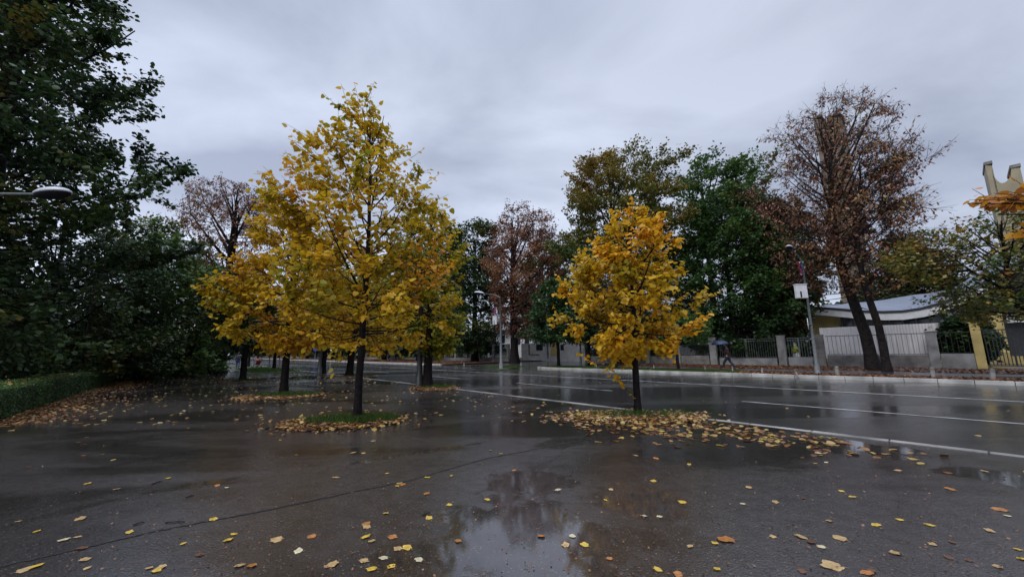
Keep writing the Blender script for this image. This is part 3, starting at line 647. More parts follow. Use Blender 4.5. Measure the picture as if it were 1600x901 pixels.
wood('far_wood', 'low dark greenery behind the yard at the right', [sw(-45, 84), sw(-20, 84), sw(9, 80)], 5.5, 6, 9000, .8, 302)
wood('far_wood', 'distant trees closing the end of the road', [sw(300, -30), sw(330, 10), sw(320, 60)], 18, 14, 9000, 1.8, 303)
wood('far_wood', 'dark depth of the park behind the left trees', [Vector((-95, 25)), Vector((-75, 48)), Vector((-60, 62)), sw(110, -12), sw(200, -6)], 12, 8, 26000, .9, 304, .25)
wood('park_undergrowth', 'dark undergrowth right behind the clipped hedge', [Vector((-30, 9)), Vector((-33, 20)), Vector((-36, 33)), Vector((-38, 40))], 3.2, 3, 16000, .35, 305, .2)
# greenery behind the right-hand fence
for q, (x, c, l, r_, tp, lb) in enumerate([(935, 47, 895, 985, 470, 'dark green tree behind the fence left of the yellow crown base'), (1035, 46, 1000, 1085, 480, 'dark green tree behind the fence right of the orange-yellow linden'),
        (1200, 47, 1160, 1262, 470, 'dark shrubby tree behind the steel fence panels'), (1510, 38, 1482, 1540, 500, 'dark evergreen bush between two fence pillars')]):
    T('yard_tree', lb, gc(x, c), [(tp, x-8, x+8), (tp+20, l+8, r_-8), ((tp+560)/2, l, r_), (550, l+3, r_-3), (561, l+12, r_-12)], .8, .2, GRN,
      nl=34, ns=9, nt_=7, nlf=5, el=(-5, 65), lsize=.34, tmpl=LT_L, hue=(.25, .2, 0), seed=160+q, twl=.9)
T('street_tree', 'low bright green tree with a thin dark trunk on the grass verge', gp(1060, 578.5),
  [(488, 1050, 1075), (505, 1030, 1115), (525, 1035, 1125), (538, 1045, 1108)], 1.7, .10, BRG, nl=18, ns=7, nt_=6, nlf=6, el=(0, 50), lsize=.18, tmpl=LT_L, hue=(.55, .15, 0), seed=170, twl=.5)
for q, (x, y, lb) in enumerate([(962, 575, 'thin dark verge tree just left of the orange-yellow linden trunk'), (921, 571, 'leaning thin verge tree beside the white gate pillar')]):
    T('street_tree', lb, gp(x, y+1), [(430, x-10, x+12), (460, x-28, x+28), (500, x-32, x+30), (525, x-20, x+20)], 3, .14, BRW, nl=18, ns=7, nt_=6, nlf=5, el=(0, 60), lsize=.26, tmpl=LT_L, hue=(.3, .2, 0), seed=172+q, twl=.8)
# the tree whose boughs hang in from the right, its trunk just outside the picture
T('young_linden_tree', 'orange-brown linden bough with big leaves reaching in at the right edge', (6.9, 2.6, 0),
  [(-900, 1500, 2600), (-300, 1800, 2900), (400, 1800, 2900), (500, 2000, 2600)], 2.0, .09, ORG, Y=2.6, nl=16, ns=6, nt_=5, nlf=6, el=(10, 60), lsize=.095, tmpl=LT_H,
  hue=(.92, .10, 0), seed=180, twl=.35, sublen=.25, azf=lambda a: (a % 3.0)-1.9, group=LIND, droop=.5,
  extra=[(2.25, (1512, 318, 4.6)), (2.35, (1560, 306, 4.7)), (2.15, (1560, 335, 4.5)), (2.3, (1620, 297, 4.6)), (2.2, (1620, 360, 4.5)), (2.2, (1595, 318, 4.2)), (2.3, (1600, 335, 4.8)), (2.3, (1540, 320, 4.9)), (3.4, (1665, 78, 4.0))])
print('TOTAL LEAVES', TOT)

# ------------------------------------------------------------------ hedge
def hedge():
    a0, a1 = gp(-260, 775), gp(0, 655); p0 = gp(5, 654); p1 = gp(186, 594)
    d = (p1-p0).normalized(); p0 = p0-d*7; L = (p1-p0).length; nrmv = Vector((-d.y, d.x, 0))
    if nrmv.x > 0: nrmv = -nrmv
    hh, wd = .78, .95
    root = empty('clipped_hedge', p0, 'low clipped box hedge along the left edge of the plaza', 'hedge')
    m = MB(); m.box(.05, L-.08, .06, wd-.06, 0, hh-.05, lambda p: d*p[0]+nrmv*p[1]+Vector((0, 0, p[2]))); m.build('hedge_body', HEDGEIN, root)
    r = np.random.default_rng(5); n = 46000
    f = r.choice(4, n, p=[.52, .30, .10, .08]); u = r.uniform(0, L, n); v = r.uniform(0, 1, n)
    lump = .03*np.sin(u*2.1)+.02*np.sin(u*5.3+1)
    x = np.where(f == 2, L-.02, np.where(f == 3, u, u)); y = np.where(f == 0, .02+0*v, np.where(f == 1, v*wd, np.where(f == 2, v*wd, wd)))
    z = np.where(f == 1, hh+lump, v*hh); z = np.where(f == 2, r.uniform(0, hh, n), z)
    y = y+np.where(f == 0, -lump, 0)
    nn = np.where((f == 0)[:, None], [[0, -1, .3]], np.where((f == 1)[:, None], [[0, 0, 1]], np.where((f == 2)[:, None], [[1, 0, .3]], [[0, 1, .3]])))
    B = np.array([tuple(d), tuple(nrmv), (0, 0, 1)])
    P = np.c_[x, y, z]+r.normal(0, .034, (n, 3)); P = P@B; nn = (nn+r.normal(0, .5, (n, 3)))@B
    D = r.normal(0, 1, (n, 3)); D = nrm(D-(D*nn).sum(1, keepdims=True)*nn/(nn**2).sum(1, keepdims=True))
    V, Fc, k, nf = leaves_mesh(P, D, nn, r.uniform(.03, .06, n), LT_L)
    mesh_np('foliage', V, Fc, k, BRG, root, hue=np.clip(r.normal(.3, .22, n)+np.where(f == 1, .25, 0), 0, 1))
    # fallen leaves on top and along the foot
    pts = [(*(p0+d*r.uniform(5, L)+nrmv*(-abs(r.normal(0, .7)))).xy,) for _ in range(4200)]
    scatter('leaf_litter', pts, .08, r.uniform(.05, .75, len(pts)), LT_M, GRD, 6, .3, label='band of brown and orange fallen leaves along the foot of the clipped hedge', cat='leaf litter')
    pts = [tuple(p0+d*r.uniform(5, L)+nrmv*r.uniform(.05, .9)+Vector((0, 0, hh+.03))) for _ in range(420)]
    scatter('leaf_litter', pts, .09, r.uniform(.2, .8, len(pts)), LT_M, GRD, 7, .4, label='scattered brown leaves caught on top of the clipped hedge', cat='leaf litter')
hedge()

# ------------------------------------------------------------------ tree beds
rg = np.random.default_rng(99)
def bed(px, py, a, b, rot, label, nleaf, ngrass, seed, edge=True, lhue=(.1, .7), spread=1.0, off=(0, 0)):
    c = gp(px, py); r = np.random.default_rng(seed); cs, sn = math.cos(rot), math.sin(rot)
    def P(u, v, z=0): return (c.x+u*cs*a-v*sn*b, c.y+u*sn*a+v*cs*b, z)
    root = empty('tree_bed', c, label, 'tree bed', 'round planting beds of the plaza lindens')
    k = 40; V = [(0, 0, .05)]; rr_ = [1, .8, .45]
    m = MB(); pts = [(c.x, c.y, .035)]
    for q, (rad, z) in enumerate(((.45, .03), (.8, .02), (1, .006))):
        for i in range(k):
            t = 2*math.pi*i/k; w_ = 1+.04*math.sin(3*t+seed)+.03*math.sin(7*t); pts.append(P(rad*w_*math.cos(t), rad*w_*math.sin(t), z))
    fs = [(0, 1+i, 1+(i+1) % k) for i in range(k)]+[(1+q*k+i, 1+(q+1)*k+i, 1+(q+1)*k+(i+1) % k, 1+q*k+(i+1) % k) for q in range(2) for i in range(k)]
    m.poly([Vector(p)-c for p in pts], fs, True); m.build('soil', SOIL, root)
    if edge:
        m = MB(); n = 36
        for i in range(n):
            t0, t1 = 2*math.pi*i/n+.01, 2*math.pi*(i+1)/n-.01; Q = []
            for z in (0, .014):
                for t in (t0, t1):
                    for rad in (1.0, 1.03):
                        w_ = 1+.04*math.sin(3*t+seed)+.03*math.sin(7*t); Q.append(Vector(P(rad*w_*math.cos(t), rad*w_*math.sin(t), z))-c)
            m.poly(Q, [(0, 1, 3, 2), (4, 6, 7, 5), (0, 4, 5, 1), (2, 3, 7, 6), (0, 2, 6, 4), (1, 5, 7, 3)])
        m.build('edging', DIRT, root)
    def ell(n, sd, pw=.5):
        rad = r.uniform(0, 1, n)**pw; t = r.uniform(0, 2*math.pi, n)
        u = rad*np.cos(t)*sd; v = rad*np.sin(t)*sd
        return np.c_[c.x+u*cs*a-v*sn*b, c.y+u*sn*a+v*cs*b]
    g_ = ell(ngrass, .8, .8); g_[:, 1] = c.y+(g_[:, 1]-c.y)*.72+b*.30; g_[:, 0] += .1*a
    if ngrass: blades('grass', np.c_[g_, np.full(len(g_), .02)], .10, 'short green grass in the '+label, seed+1, .55)
    pl = ell(nleaf, 1.03, .45*spread); pl = np.r_[pl, ell(nleaf//9, 1.5, .7)]; nleaf = len(pl); hue = r.uniform(*lhue, nleaf)
    # sparser where the grass grows
    dd = np.hypot(pl[:, 0]-c.x-.1*a, (pl[:, 1]-(c.y+b*.42))*1.3); keep = (dd > .52*a)|(r.uniform(0, 1, nleaf) < (.45 if ngrass else 1))
    pl = pl[keep]; hue = hue[keep]
    scatter('leaf_litter', np.c_[pl, np.full(len(pl), .022)], .078, hue, LT_H, GRD, seed+2, .45, label='brown and orange leaves piled in the '+label, cat='leaf litter')
    return c
bed(534, 660, 1.32, .92, .05, 'bed under the tallest linden', 2300, 5200, 200, True, (0, .9))
bed(436, 619, 1.50, 1.15, .1, 'bed under the bright yellow linden', 1500, 3000, 210, True, (.2, .8))
bed(678, 606, .95, 1.3, .4, 'bed under the olive-yellow linden at the lamp post', 900, 1500, 220, True, (.2, .7))
bed(995, 651, 1.45, .75, -.15, 'bed under the orange-yellow linden', 2300, 900, 230, False, (.25, 1.0))
bed(381, 595.5, 1.2, 1.0, 0, 'round bed under the dark green linden', 200, 2600, 240, True, (.2, .6))
bed(553, 588, 1.5, 1.3, 0, 'bed under the linden with leaning trunk', 500, 600, 250, False, (.1, .6))
# more leaves drifting right of the orange-yellow tree and over the plaza
def pxs(n, x0, x1, y0, y1, r, f=None):
    o = []
    while len(o) < n:
        x, y = r.uniform(x0, x1), r.uniform(y0, y1)
        if f and r.uniform() > f(x, y): continue
        p = gp(x, y); o.append((p.x, p.y))
    return o
def drift(n, p, dx, dy, seed):
    r = np.random.default_rng(seed); return [(p.x+a*DS.x+b*DC.x, p.y+a*DS.y+b*DC.y) for a, b in zip(r.normal(dx[0], dx[1], n), r.normal(dy[0], dy[1], n)) if p.x*DC.x+p.y*DC.y+b < 8.55]
c = gp(1080, 660)
pts = drift(300, c, (-.9, 1.1), (-.35, .4), 41)+drift(160, gp(1000, 665), (0, 1.0), (-.4, .5), 42)+drift(60, gp(890, 650), (0, .4), (-.1, .3), 43)
scatter('leaf_litter', pts, .105, np.random.default_rng(44).uniform(.2, .9, len(pts)), LT_H, GRD, 45, .2, label='drift of yellow and tan leaves spilling from the orange-yellow linden along the white kerb', cat='leaf litter')
# individual fallen leaves: the ones that show largest
SH = []
fl_cols = {'yellow': (.50, .34, .05), 'tan': (.40, .27, .12), 'orange': (.34, .14, .04), 'pale': (.50, .44, .28), 'brown': (.12, .055, .03)}
lm = {k_: mat('fallen_leaf_'+k_, v_, .28, .25, 30, .3, 80) for k_, v_ in fl_cols.items()}
def leaf_data(kind_, seed):
    r = random.Random(seed); k = 18; V = [(0, 0, .004)]
    for i in range(k):
        t = 2*math.pi*i/k; rad = .5*(1+.12*math.sin(5*t+seed)+r.uniform(-.07, .07))*(1+.22*math.cos(t))
        if i == k//2: rad *= .72
        if i == 0: rad *= 1.12
        V.append((rad*math.cos(t)*1.05, rad*math.sin(t)*.88, .06*r.uniform(0, 1)*abs(math.sin(t*1.5+seed))))
    Fs = [(0, 1+i, 1+(i+1) % k) for i in range(k)]
    b = len(V)                                                   # stalk
    V += [(-.38, -.012, .01), (-.38, .012, .01), (-.72, .05, .012), (-.70, .07, .012)]; Fs += [(b, b+1, b+3, b+2)]
    me = bpy.data.meshes.new('fallen_leaf'); me.from_pydata(V, [], Fs); me.materials.append(lm[kind_])
    me.polygons.foreach_set('use_smooth', [True]*len(Fs)); me.update(); return me
LD = [(k_, leaf_data(k_, i*7+j)) for i, k_ in enumerate(fl_cols) for j in range(4)]
rr = random.Random(77); cand = []
known = [(1030, 807, 'pale', .10), (1005, 806, 'pale', .11), (1137, 843, 'orange', .22), (1304, 885, 'tan', .22), (1250, 838, 'tan', .14), (573, 824, 'tan', .13), (102, 843, 'pale', .14), (671, 810, 'yellow', .12),
         (703, 789, 'yellow', .10), (521, 881, 'tan', .15), (430, 844, 'tan', .17), (466, 862, 'pale', .12), (489, 838, 'orange', .12), (623, 858, 'tan', .12), (601, 872, 'pale', .11), (656, 875, 'pale', .10), (1026, 889, 'yellow', .10),
         (1118, 849, 'yellow', .09), (602, 802, 'yellow', .09), (553, 707, 'tan', .16), (567, 708, 'tan', .12), (582, 689, 'pale', .15), (523, 746, 'tan', .14), (1022, 752, 'yellow', .12), (994, 712, 'tan', .13), (1024, 716, 'orange', .13),
         (715, 845, 'orange', .1), (34, 892, 'tan', .13), (58, 884, 'yellow', .13), (125, 810, 'tan', .16), (1315, 842, 'tan', .16), (1285, 855, 'pale', .1), (1370, 820, 'yellow', .12), (1450, 820, 'yellow', .12), (1487, 765, 'orange', .15), (1280, 708, 'pale', .14),
         (630, 757, 'orange', .12), (873, 765, 'pale', .11), (1160, 698, 'pale', .12), (1566, 797, 'orange', .16), (333, 812, 'yellow', .13), (395, 884, 'orange', .12)]
for x, y, k_, s_ in known: p = gp(x, y); cand.append((p.x, p.y, k_, s_*.56))
while len(cand) < 150:
    x = rr.uniform(-20, 1620); y = 655+245*rr.random()**1.15
    p = gp(x, y)
    if p.x*DC.x+p.y*DC.y > 8.4: continue
    if x > 620 and rr.random() < .45 and x < 1150: continue
    cand.append((p.x, p.y, rr.choices(list(fl_cols), (24, 40, 12, 10, 14))[0], rr.uniform(.038, .075)))
adj = {'yellow': 'yellow leaf', 'tan': 'tan leaf', 'orange': 'rusty orange leaf', 'pale': 'pale cream leaf', 'brown': 'dark brown leaf'}
def to_px(x, y):
    p = Vector((x, y, -H)); f = p.dot(CF); return 800+F*p.dot(CR)/f, 450.5-F*p.dot(CU)/f
def zone(x, y):
    u, v = to_px(x, y); jy = np.interp(u, [0, 400, 640, 930], [885, 800, 750, 684])
    if u < 930 and v > jy: return 'below the joint, bottom left' if u < 260 else 'left of the big puddle' if u < 560 else 'just below the paving joint' if u < 720 and v < 800 else 'around the big bright puddle'
    if u < 930: return 'nearest the clipped hedge' if u < 180 else 'left, above the paving joint' if u < 430 else 'in front of the tallest linden' if u < 720 else 'between paving joint and kerb'
    return 'below the orange-yellow linden' if v < 740 and u < 1130 else 'near the kerb at right' if v < 740 else 'right of the big puddle' if u < 1180 else 'near the bottom right corner' if v > 810 else 'on asphalt toward the right edge'
FL = []
for i, (x, y, k_, s_) in enumerate(cand):
    me = rr.choice([d_ for kk, d_ in LD if kk == k_]); o = bpy.data.objects.new('fallen_leaf', me); sc.collection.objects.link(o)
    o.location = (x, y, .006); o.rotation_euler = (rr.uniform(-.12, .12), rr.uniform(-.12, .12), rr.uniform(0, 6.28)); o.scale = (s_, s_, s_)
    sz_ = ('large ' if s_ > .08 else 'small ' if s_ < .052 else 'mid-sized ')+adj[k_]; FL.append((sz_, zone(x, y), to_px(x, y)[0], o)); tag(o, None, 'leaf', 'fallen leaves lying singly on the plaza')
ORD = ['leftmost', 'second from left', 'third from left', 'fourth from left', 'fifth from left', 'sixth from left', 'seventh from left', 'eighth from left', 'ninth from left', 'tenth from left']
for key in sorted({(a_, z_) for a_, z_, u_, o_ in FL}):
    g_ = sorted([(u_, o_) for a_, z_, u_, o_ in FL if (a_, z_) == key], key=lambda q: q[0])
    for q, (u_, o_) in enumerate(g_):
        o_['label'] = 'only '+key[0]+' '+key[1] if len(g_) == 1 else 'rightmost of the '+key[0].replace(' leaf', ' leaves')+' '+key[1] if q == len(g_)-1 else ORD[min(q, 9)]+' of the '+key[0].replace(' leaf', ' leaves')+' '+key[1]
r = np.random.default_rng(50)
pts = []
while len(pts) < 2600:
    s_, c_ = r.uniform(-6, 40), r.uniform(-26, 8.4); p = sw(s_, c_)
    if p.y > 8.5: pts.append((p.x, p.y))
scatter('leaf_litter', pts, .10, r.uniform(.4, 1, len(pts)), LT_M, GRD, 51, .15, label='sparse small fallen leaves over the distant part of the plaza', cat='leaf litter')
pts = [tuple(sw(r.uniform(-3, 60), r.uniform(9, 24)).xy)+(-.09,) for _ in range(170)]
scatter('leaf_litter', pts, .09, r.uniform(.4, 1, len(pts)), LT_M, GRD, 52, .15, label='few stray leaves on the wet road', cat='leaf litter')
# leaf specks and grit close to the camera
pts = [(p.x, p.y) for p in (gp(r.uniform(-50, 1650), 690+210*r.uniform()**.7) for _ in range(900))]
scatter('plant_debris', pts, .022, r.uniform(0, .45, len(pts)), LT_L, GRD, 53, .4, label='tiny dark leaf crumbs and grit strewn over the near asphalt', cat='debris')
# twigs lying on the ground
TW = mat('wet_twig', (.02, .012, .01), .5, .3, 20)
for i, (x0, y0, x1, y1, lb) in enumerate([(237, 757, 255, 751, 'short dark twig lying near the left puddle streak'), (290, 778, 303, 774, 'tiny dark twig left of the shed leaf pair'), (258, 817, 289, 816, 'dark twig lying just above the paving joint'), (208, 821, 226, 816, 'short dark twig left of the one by the paving joint'), (660, 806, 672, 801, 'small brown twig below the paving joint')]):
    a, b = gp(x0, y0), gp(x1, y1); m_ = (a+b)/2+Vector((.01, .015, 0)); m = MB(); m.tube([a+Vector((0, 0, .008)), m_+Vector((0, 0, .014)), b+Vector((0, 0, .008))], [.006, .007, .004], 6)
    tag(m.build('twig', TW), lb, 'twig', 'twigs on the asphalt')

# verges across the road
def region(n, s0, s1, c0, c1, r): return [tuple(sw(r.uniform(s0, s1), r.uniform(c0, c1)).xy) for _ in range(n)]
blades('grass', region(34000, 9.2, 24.9, 24.7, 27.0, r), .12, 'mown green grass on the verge across the road', 60, .55)
pts = region(700, 9, 24.8, 24.6, 27.2, r); scatter('leaf_litter', pts, .10, r.uniform(.2, .9, len(pts)), LT_L, GRD, 61, .3, .05, label='scattered leaves on the green verge across the road', cat='leaf litter')
pts = region(9000, -8, 11, 24.6, 27.1, r); scatter('leaf_litter', pts, .12, r.uniform(0, .55, len(pts)), LT_L, GRD, 62, .35, .03, label='rust-red leaves covering the verge by the far kerb', cat='leaf litter')
pts = region(14000, -9, 24.8, 30.3, 35.8, r); scatter('leaf_litter', pts, .14, r.uniform(0, .5, len(pts)), LT_L, GRD, 63, .35, .03, label='red-brown leaves along the foot of the far fence', cat='leaf litter')
pts = region(9000, 42, 110, 25, 35, r); scatter('leaf_litter', pts, .2, r.uniform(0, .5, len(pts)), LT_L, GRD, 64, .35, .03, label='brown leaves on the far pavement beyond the side street', cat='leaf litter')
blades('grass', region(2600, 37, 52, 4.6, 8.3, r)+region(1500, 40.5, 50, 5.0, 8.3, r), .22, 'green grass strip by the notice board', 65, .6)
blades('grass', [(gp(790, 574).x+r.normal(0, .9), gp(790, 574).y+r.normal(0, .5)) for _ in range(1500)], .2, 'grass tuft at the foot of the banner lamp post', 66, .6)
def slab(name, mat_, s0, s1, c0, c1, z):
    m = MB(); m.box(s0, s1, c0, c1, -.1, z, lambda p: sw(*p)); return tag(m.build(name, mat_), kind='structure')
slab('grass_strip', LAWN, 37, 60, 4.3, 8.45, .02)
slab('green_verge', LAWN, 9.0, 24.6, KF1+.01, 27.15, .012)

# ------------------------------------------------------------------ fence and walls across the road
FC = 36.0
def pix(x, ytop, c=FC):
    b = gc(x, c); z = onc(x, ytop, c).z; return sof(b), z
def pillar(x, wpx, ytop, mt, label, c=FC, depth=.3, cap=True):
    s_, z = pix(x, ytop, c); b = sw(s_, c); wd = wpx*b.y/600/abs(DS.x*1.0+0.0)*.40
    m = MB(); m.box(-wd/2, wd/2, -depth/2, depth/2, -.1, z-.05, lambda p: DS*p[0]+DC*p[1]+Vector((0, 0, p[2])))
    root = empty('fence_pillar', b, label, 'pillar', 'pillars of the fence across the road')
    m.build('shaft', mt, root, bevel=.02)
    m = MB(); m.box(-wd/2-.03, wd/2+.03, -depth/2-.03, depth/2+.03, z-.05, z+.02, lambda p: DS*p[0]+DC*p[1]+Vector((0, 0, p[2]))); m.build('cap', mt, root, bevel=.015)
    return s_, z, wd
def fence_panel(xa, xb, ytop, ybot, label, mt=STEEL, wall=None, gap=.13, mid=None, name='railing_fence', c=FC, bar=.011, wtop=None):
    sa, za = pix(xa, ytop, c); sb, zb = pix(xb, ytop, c); s0, s1 = min(sa, sb), max(sa, sb)
    xm = (xa+xb)/2; zt = onc(xm, ytop, c).z; zl = onc(xm, ybot, c).z
    b = sw((s0+s1)/2, c); root = empty(name, b, label, 'gate' if 'gate' in name else 'fence', 'railing panels of the fence across the road'); h = (s1-s0)/2
    xf = lambda p: DS*p[0]+DC*p[1]+Vector((0, 0, p[2]))
    m = MB(); m.box(-h, h, -.025, .025, zt-.05, zt, xf); m.box(-h, h, -.025, .025, zl, zl+.05, xf)
    m.box(-h, h, -.02, .02, zt-.22, zt-.18, xf) if mid else None
    if mid: m.box(-.04, .04, -.03, .03, zl, zt, xf)
    m.build('rail', mt, root)
    m = MB(); k = int(2*h/gap)
    for i in range(k):
        x = -h+(i+.5)*2*h/k; m.box(x-bar, x+bar, -.012, .012, zl+.05, zt-.05, xf)
    m.build('bars', mt, root)
    if wall:
        m = MB(); m.box(-h, h, -.13, .13, -.1, zl-.02, xf); m.build('base_wall', wall, root, bevel=.015)
    return root
P_ = [(913, 11, 536, CONC, 'white gate pillar at the corner of the side street'), (977, 10, 537, CONC, 'grey fence pillar left of the orange-yellow linden trunk'), (1013, 12, 536, CONC, 'grey fence pillar right of the orange-yellow linden trunk'), (1062, 9, 533, CONC, 'narrow fence pillar beside the low green tree'),
      (1117, 16, 527, CONC, 'stained grey pillar left of the umbrella walker'), (1225, 17, 524, CONC, 'pale grey pillar left of the small steel gate'), (1284, 22, 523, CONCD, 'dark stained wide pillar behind the lamp post'), (1464, 19, 517, CONC, 'lone grey pillar right of the leaning trunks'), (1536, 17, 503, YPL, 'tall yellow pillar beside the dark gate')]
for a in P_: pillar(*a)
fence_panel(918, 973, 540, 556, 'railing panel just right of the white gate pillar', DSTEEL, CONCD)
fence_panel(981, 1008, 540, 556, 'short railing panel hidden behind the orange-yellow linden trunk', DSTEEL, CONCD)
fence_panel(1018, 1058, 536, 556, 'railing panel over a rough stone base', DSTEEL, CONCD)
fence_panel(1066, 1110, 533, 555, 'dark railing panel in front of the parked white van', DSTEEL, CONCD)
fence_panel(1126, 1216, 529, 559, 'pale steel double gate behind the umbrella walker', STEEL, CONC, .16, True, 'fence_gate')
fence_panel(1234, 1272, 527, 558, 'small pale steel gate beside the lamp post', STEEL, CONC, .16, True, 'fence_gate')
fence_panel(1296, 1455, 522, 554, 'long thin railing panel in front of the white sheeting', STEEL, CONCD, .24)
fence_panel(1474, 1527, 518, 552, 'rusty railing panel between the lone pillar and the yellow pillar', DSTEEL, CONC, .2)
fence_panel(1546, 1640, 513, 572, 'tall dark gate at the right edge', DSTEEL, None, .13, True, 'fence_gate', bar=.02)
# long dark fence beyond the side street
def long_fence():
    s0, s1 = 43, 200; b = sw(s0, FC); root = empty('boundary_fence', b, 'long dark railing fence with pale posts beyond the side street', 'fence')
    xf = lambda p: DS*p[0]+DC*p[1]+Vector((0, 0, p[2]))
    m = MB(); m.box(0, s1-s0, -.03, .03, 2.0, 2.08, xf); m.box(0, s1-s0, -.03, .03, .5, .58, xf); m.build('rail', DSTEEL, root)
    m = MB()
    for i in range(int((s1-s0)/.22)): m.box(i*.22, i*.22+.035, -.015, .015, .5, 2.1, xf)
    m.build('bars', DSTEEL, root)
    m = MB(); m.box(0, s1-s0, -.12, .12, -.1, .48, xf); m.build('base_wall', CONCD, root)
    for i in range(45):
        m = MB(); m.box(i*3.5-.16, i*3.5+.16, -.18, .18, -.1, 2.5, xf); m.build('post', CONC if i % 3 else CONCD, root)
long_fence()

# white corrugated sheeting in the yard
def sheeting():
    c = 38.2; s0 = sof(onc(1487, 520, c)); s1 = sof(onc(1281, 520, c)); lo = min(s0, s1); hi = max(s0, s1)
    b = sw(lo, c); root = empty('sheet_hoarding', b, 'white corrugated sheet hoarding standing behind the thin railing', 'hoarding')
    n = 180; P = []; h = onc(1380, 508, c).z
    for i in range(n+1):
        x = (hi-lo)*i/n; y = .025*(1 if (i//2) % 2 else -1); P += [DS*x+DC*y+Vector((0, 0, .55)), DS*x+DC*(y+.03)+Vector((0, 0, .55)), DS*x+DC*y+Vector((0, 0, h)), DS*x+DC*(y+.03)+Vector((0, 0, h))]
    fs = []
    for i in range(n):
        a = 4*i; fs += [(a, a+4, a+6, a+2), (a+1, a+3, a+7, a+5), (a+2, a+6, a+7, a+3), (a, a+1, a+5, a+4)]
    m = MB(); m.poly(P, fs); m.build('sheets', SHEET, root)
    m = MB()
    for i in range(7):
        x = (hi-lo)*(i+.5)/7; m.box(x-.04, x+.04, .08, .16, 0, h-.1, lambda p: DS*p[0]+DC*p[1]+Vector((0, 0, p[2])))
    m.build('posts', STEEL, root)
SHEET = mat('dirty_white_sheet', (.74, .71, .70), .55, .10, .9)
sheeting()

# white walled house by the side street
def quad_on(m, x0, x1, y0, y1, c, th=.1):
    a, b = onc(x0, y1, c), onc(x1, y1, c); z0 = onc((x0+x1)/2, y1, c).z; z1 = onc((x0+x1)/2, y0, c).z
    s0, s1 = sorted((sof(a), sof(b))); m.box(s0, s1, c-th/2, c+th/2, z0, z1, lambda p: sw(*p)); return s0, s1, z0, z1
def wall_house():
    root = empty('garden_wall', (0, 0, 0), 'white rendered wall with a recessed bay beside the side street', 'wall')
    m = MB(); c = 42
    s0 = sof(gc(906, c)); s1 = sof(gc(816, c)); z = onc(860, 535, c).z
    m.box(s0, s1, c-.15, c+.15, -.1, z, lambda p: sw(*p)); m.build('wall_face', PLAST, root)
    m = MB()
    for x0, x1, y0, y1 in ((826, 828, 538, 554), (828, 842, 553, 554.5), (855, 857, 536, 560)): quad_on(m, x0, x1, y0, y1, c-.2, .12)
    m.build('frame', CONCD, root)
    for x0, x1 in ((838, 848), (876, 881)):
        m = MB(); quad_on(m, x0, x1, 538, 547, c-.17, .06); m.build('window', GLASS, root)
    m = MB(); quad_on(m, 861, 872, 537, 556, c-.18, .06); m.build('door', YPL, root)
    # the house behind, three storeys with balconies
    h = empty('apartment_house', (0, 0, 0), 'white apartment house with balconies glimpsed behind the rusty chestnut', 'building')
    c = 58; m = MB(); s0 = sof(gc(832, c)); s1 = sof(gc(762, c)); m.box(s0, s1, c, c+10, -.1, onc(800, 482, c).z, lambda p: sw(*p)); m.build('wall', PLAST, h)
    for yt in (500, 530):
        m = MB(); quad_on(m, 764, 800, yt+6, yt+14, c-1.2, .1); q = m.build('balcony', PLAST, h)
        m = MB(); z_ = onc(780, yt+15, c-1.2).z; sa, sb = sof(onc(800, 500, c)), sof(onc(764, 500, c)); m.box(min(sa, sb), max(sa, sb), c-1.3, c-.01, z_-.15, z_, lambda p: sw(*p)); m.build('slab', CONCD, q)
        for x in (768, 782, 806, 820):
            m = MB(); quad_on(m, x, x+7, yt-6, yt+8, c-.04, .06); m.build('window', GLASS, h)
    r2 = MB(); r2.box(s0-.4, s1+.4, c-.5, c+10.4, onc(800, 482, c).z, onc(800, 478, c).z, lambda p: sw(*p)); r2.build('roof', CONCD, h)
wall_house()

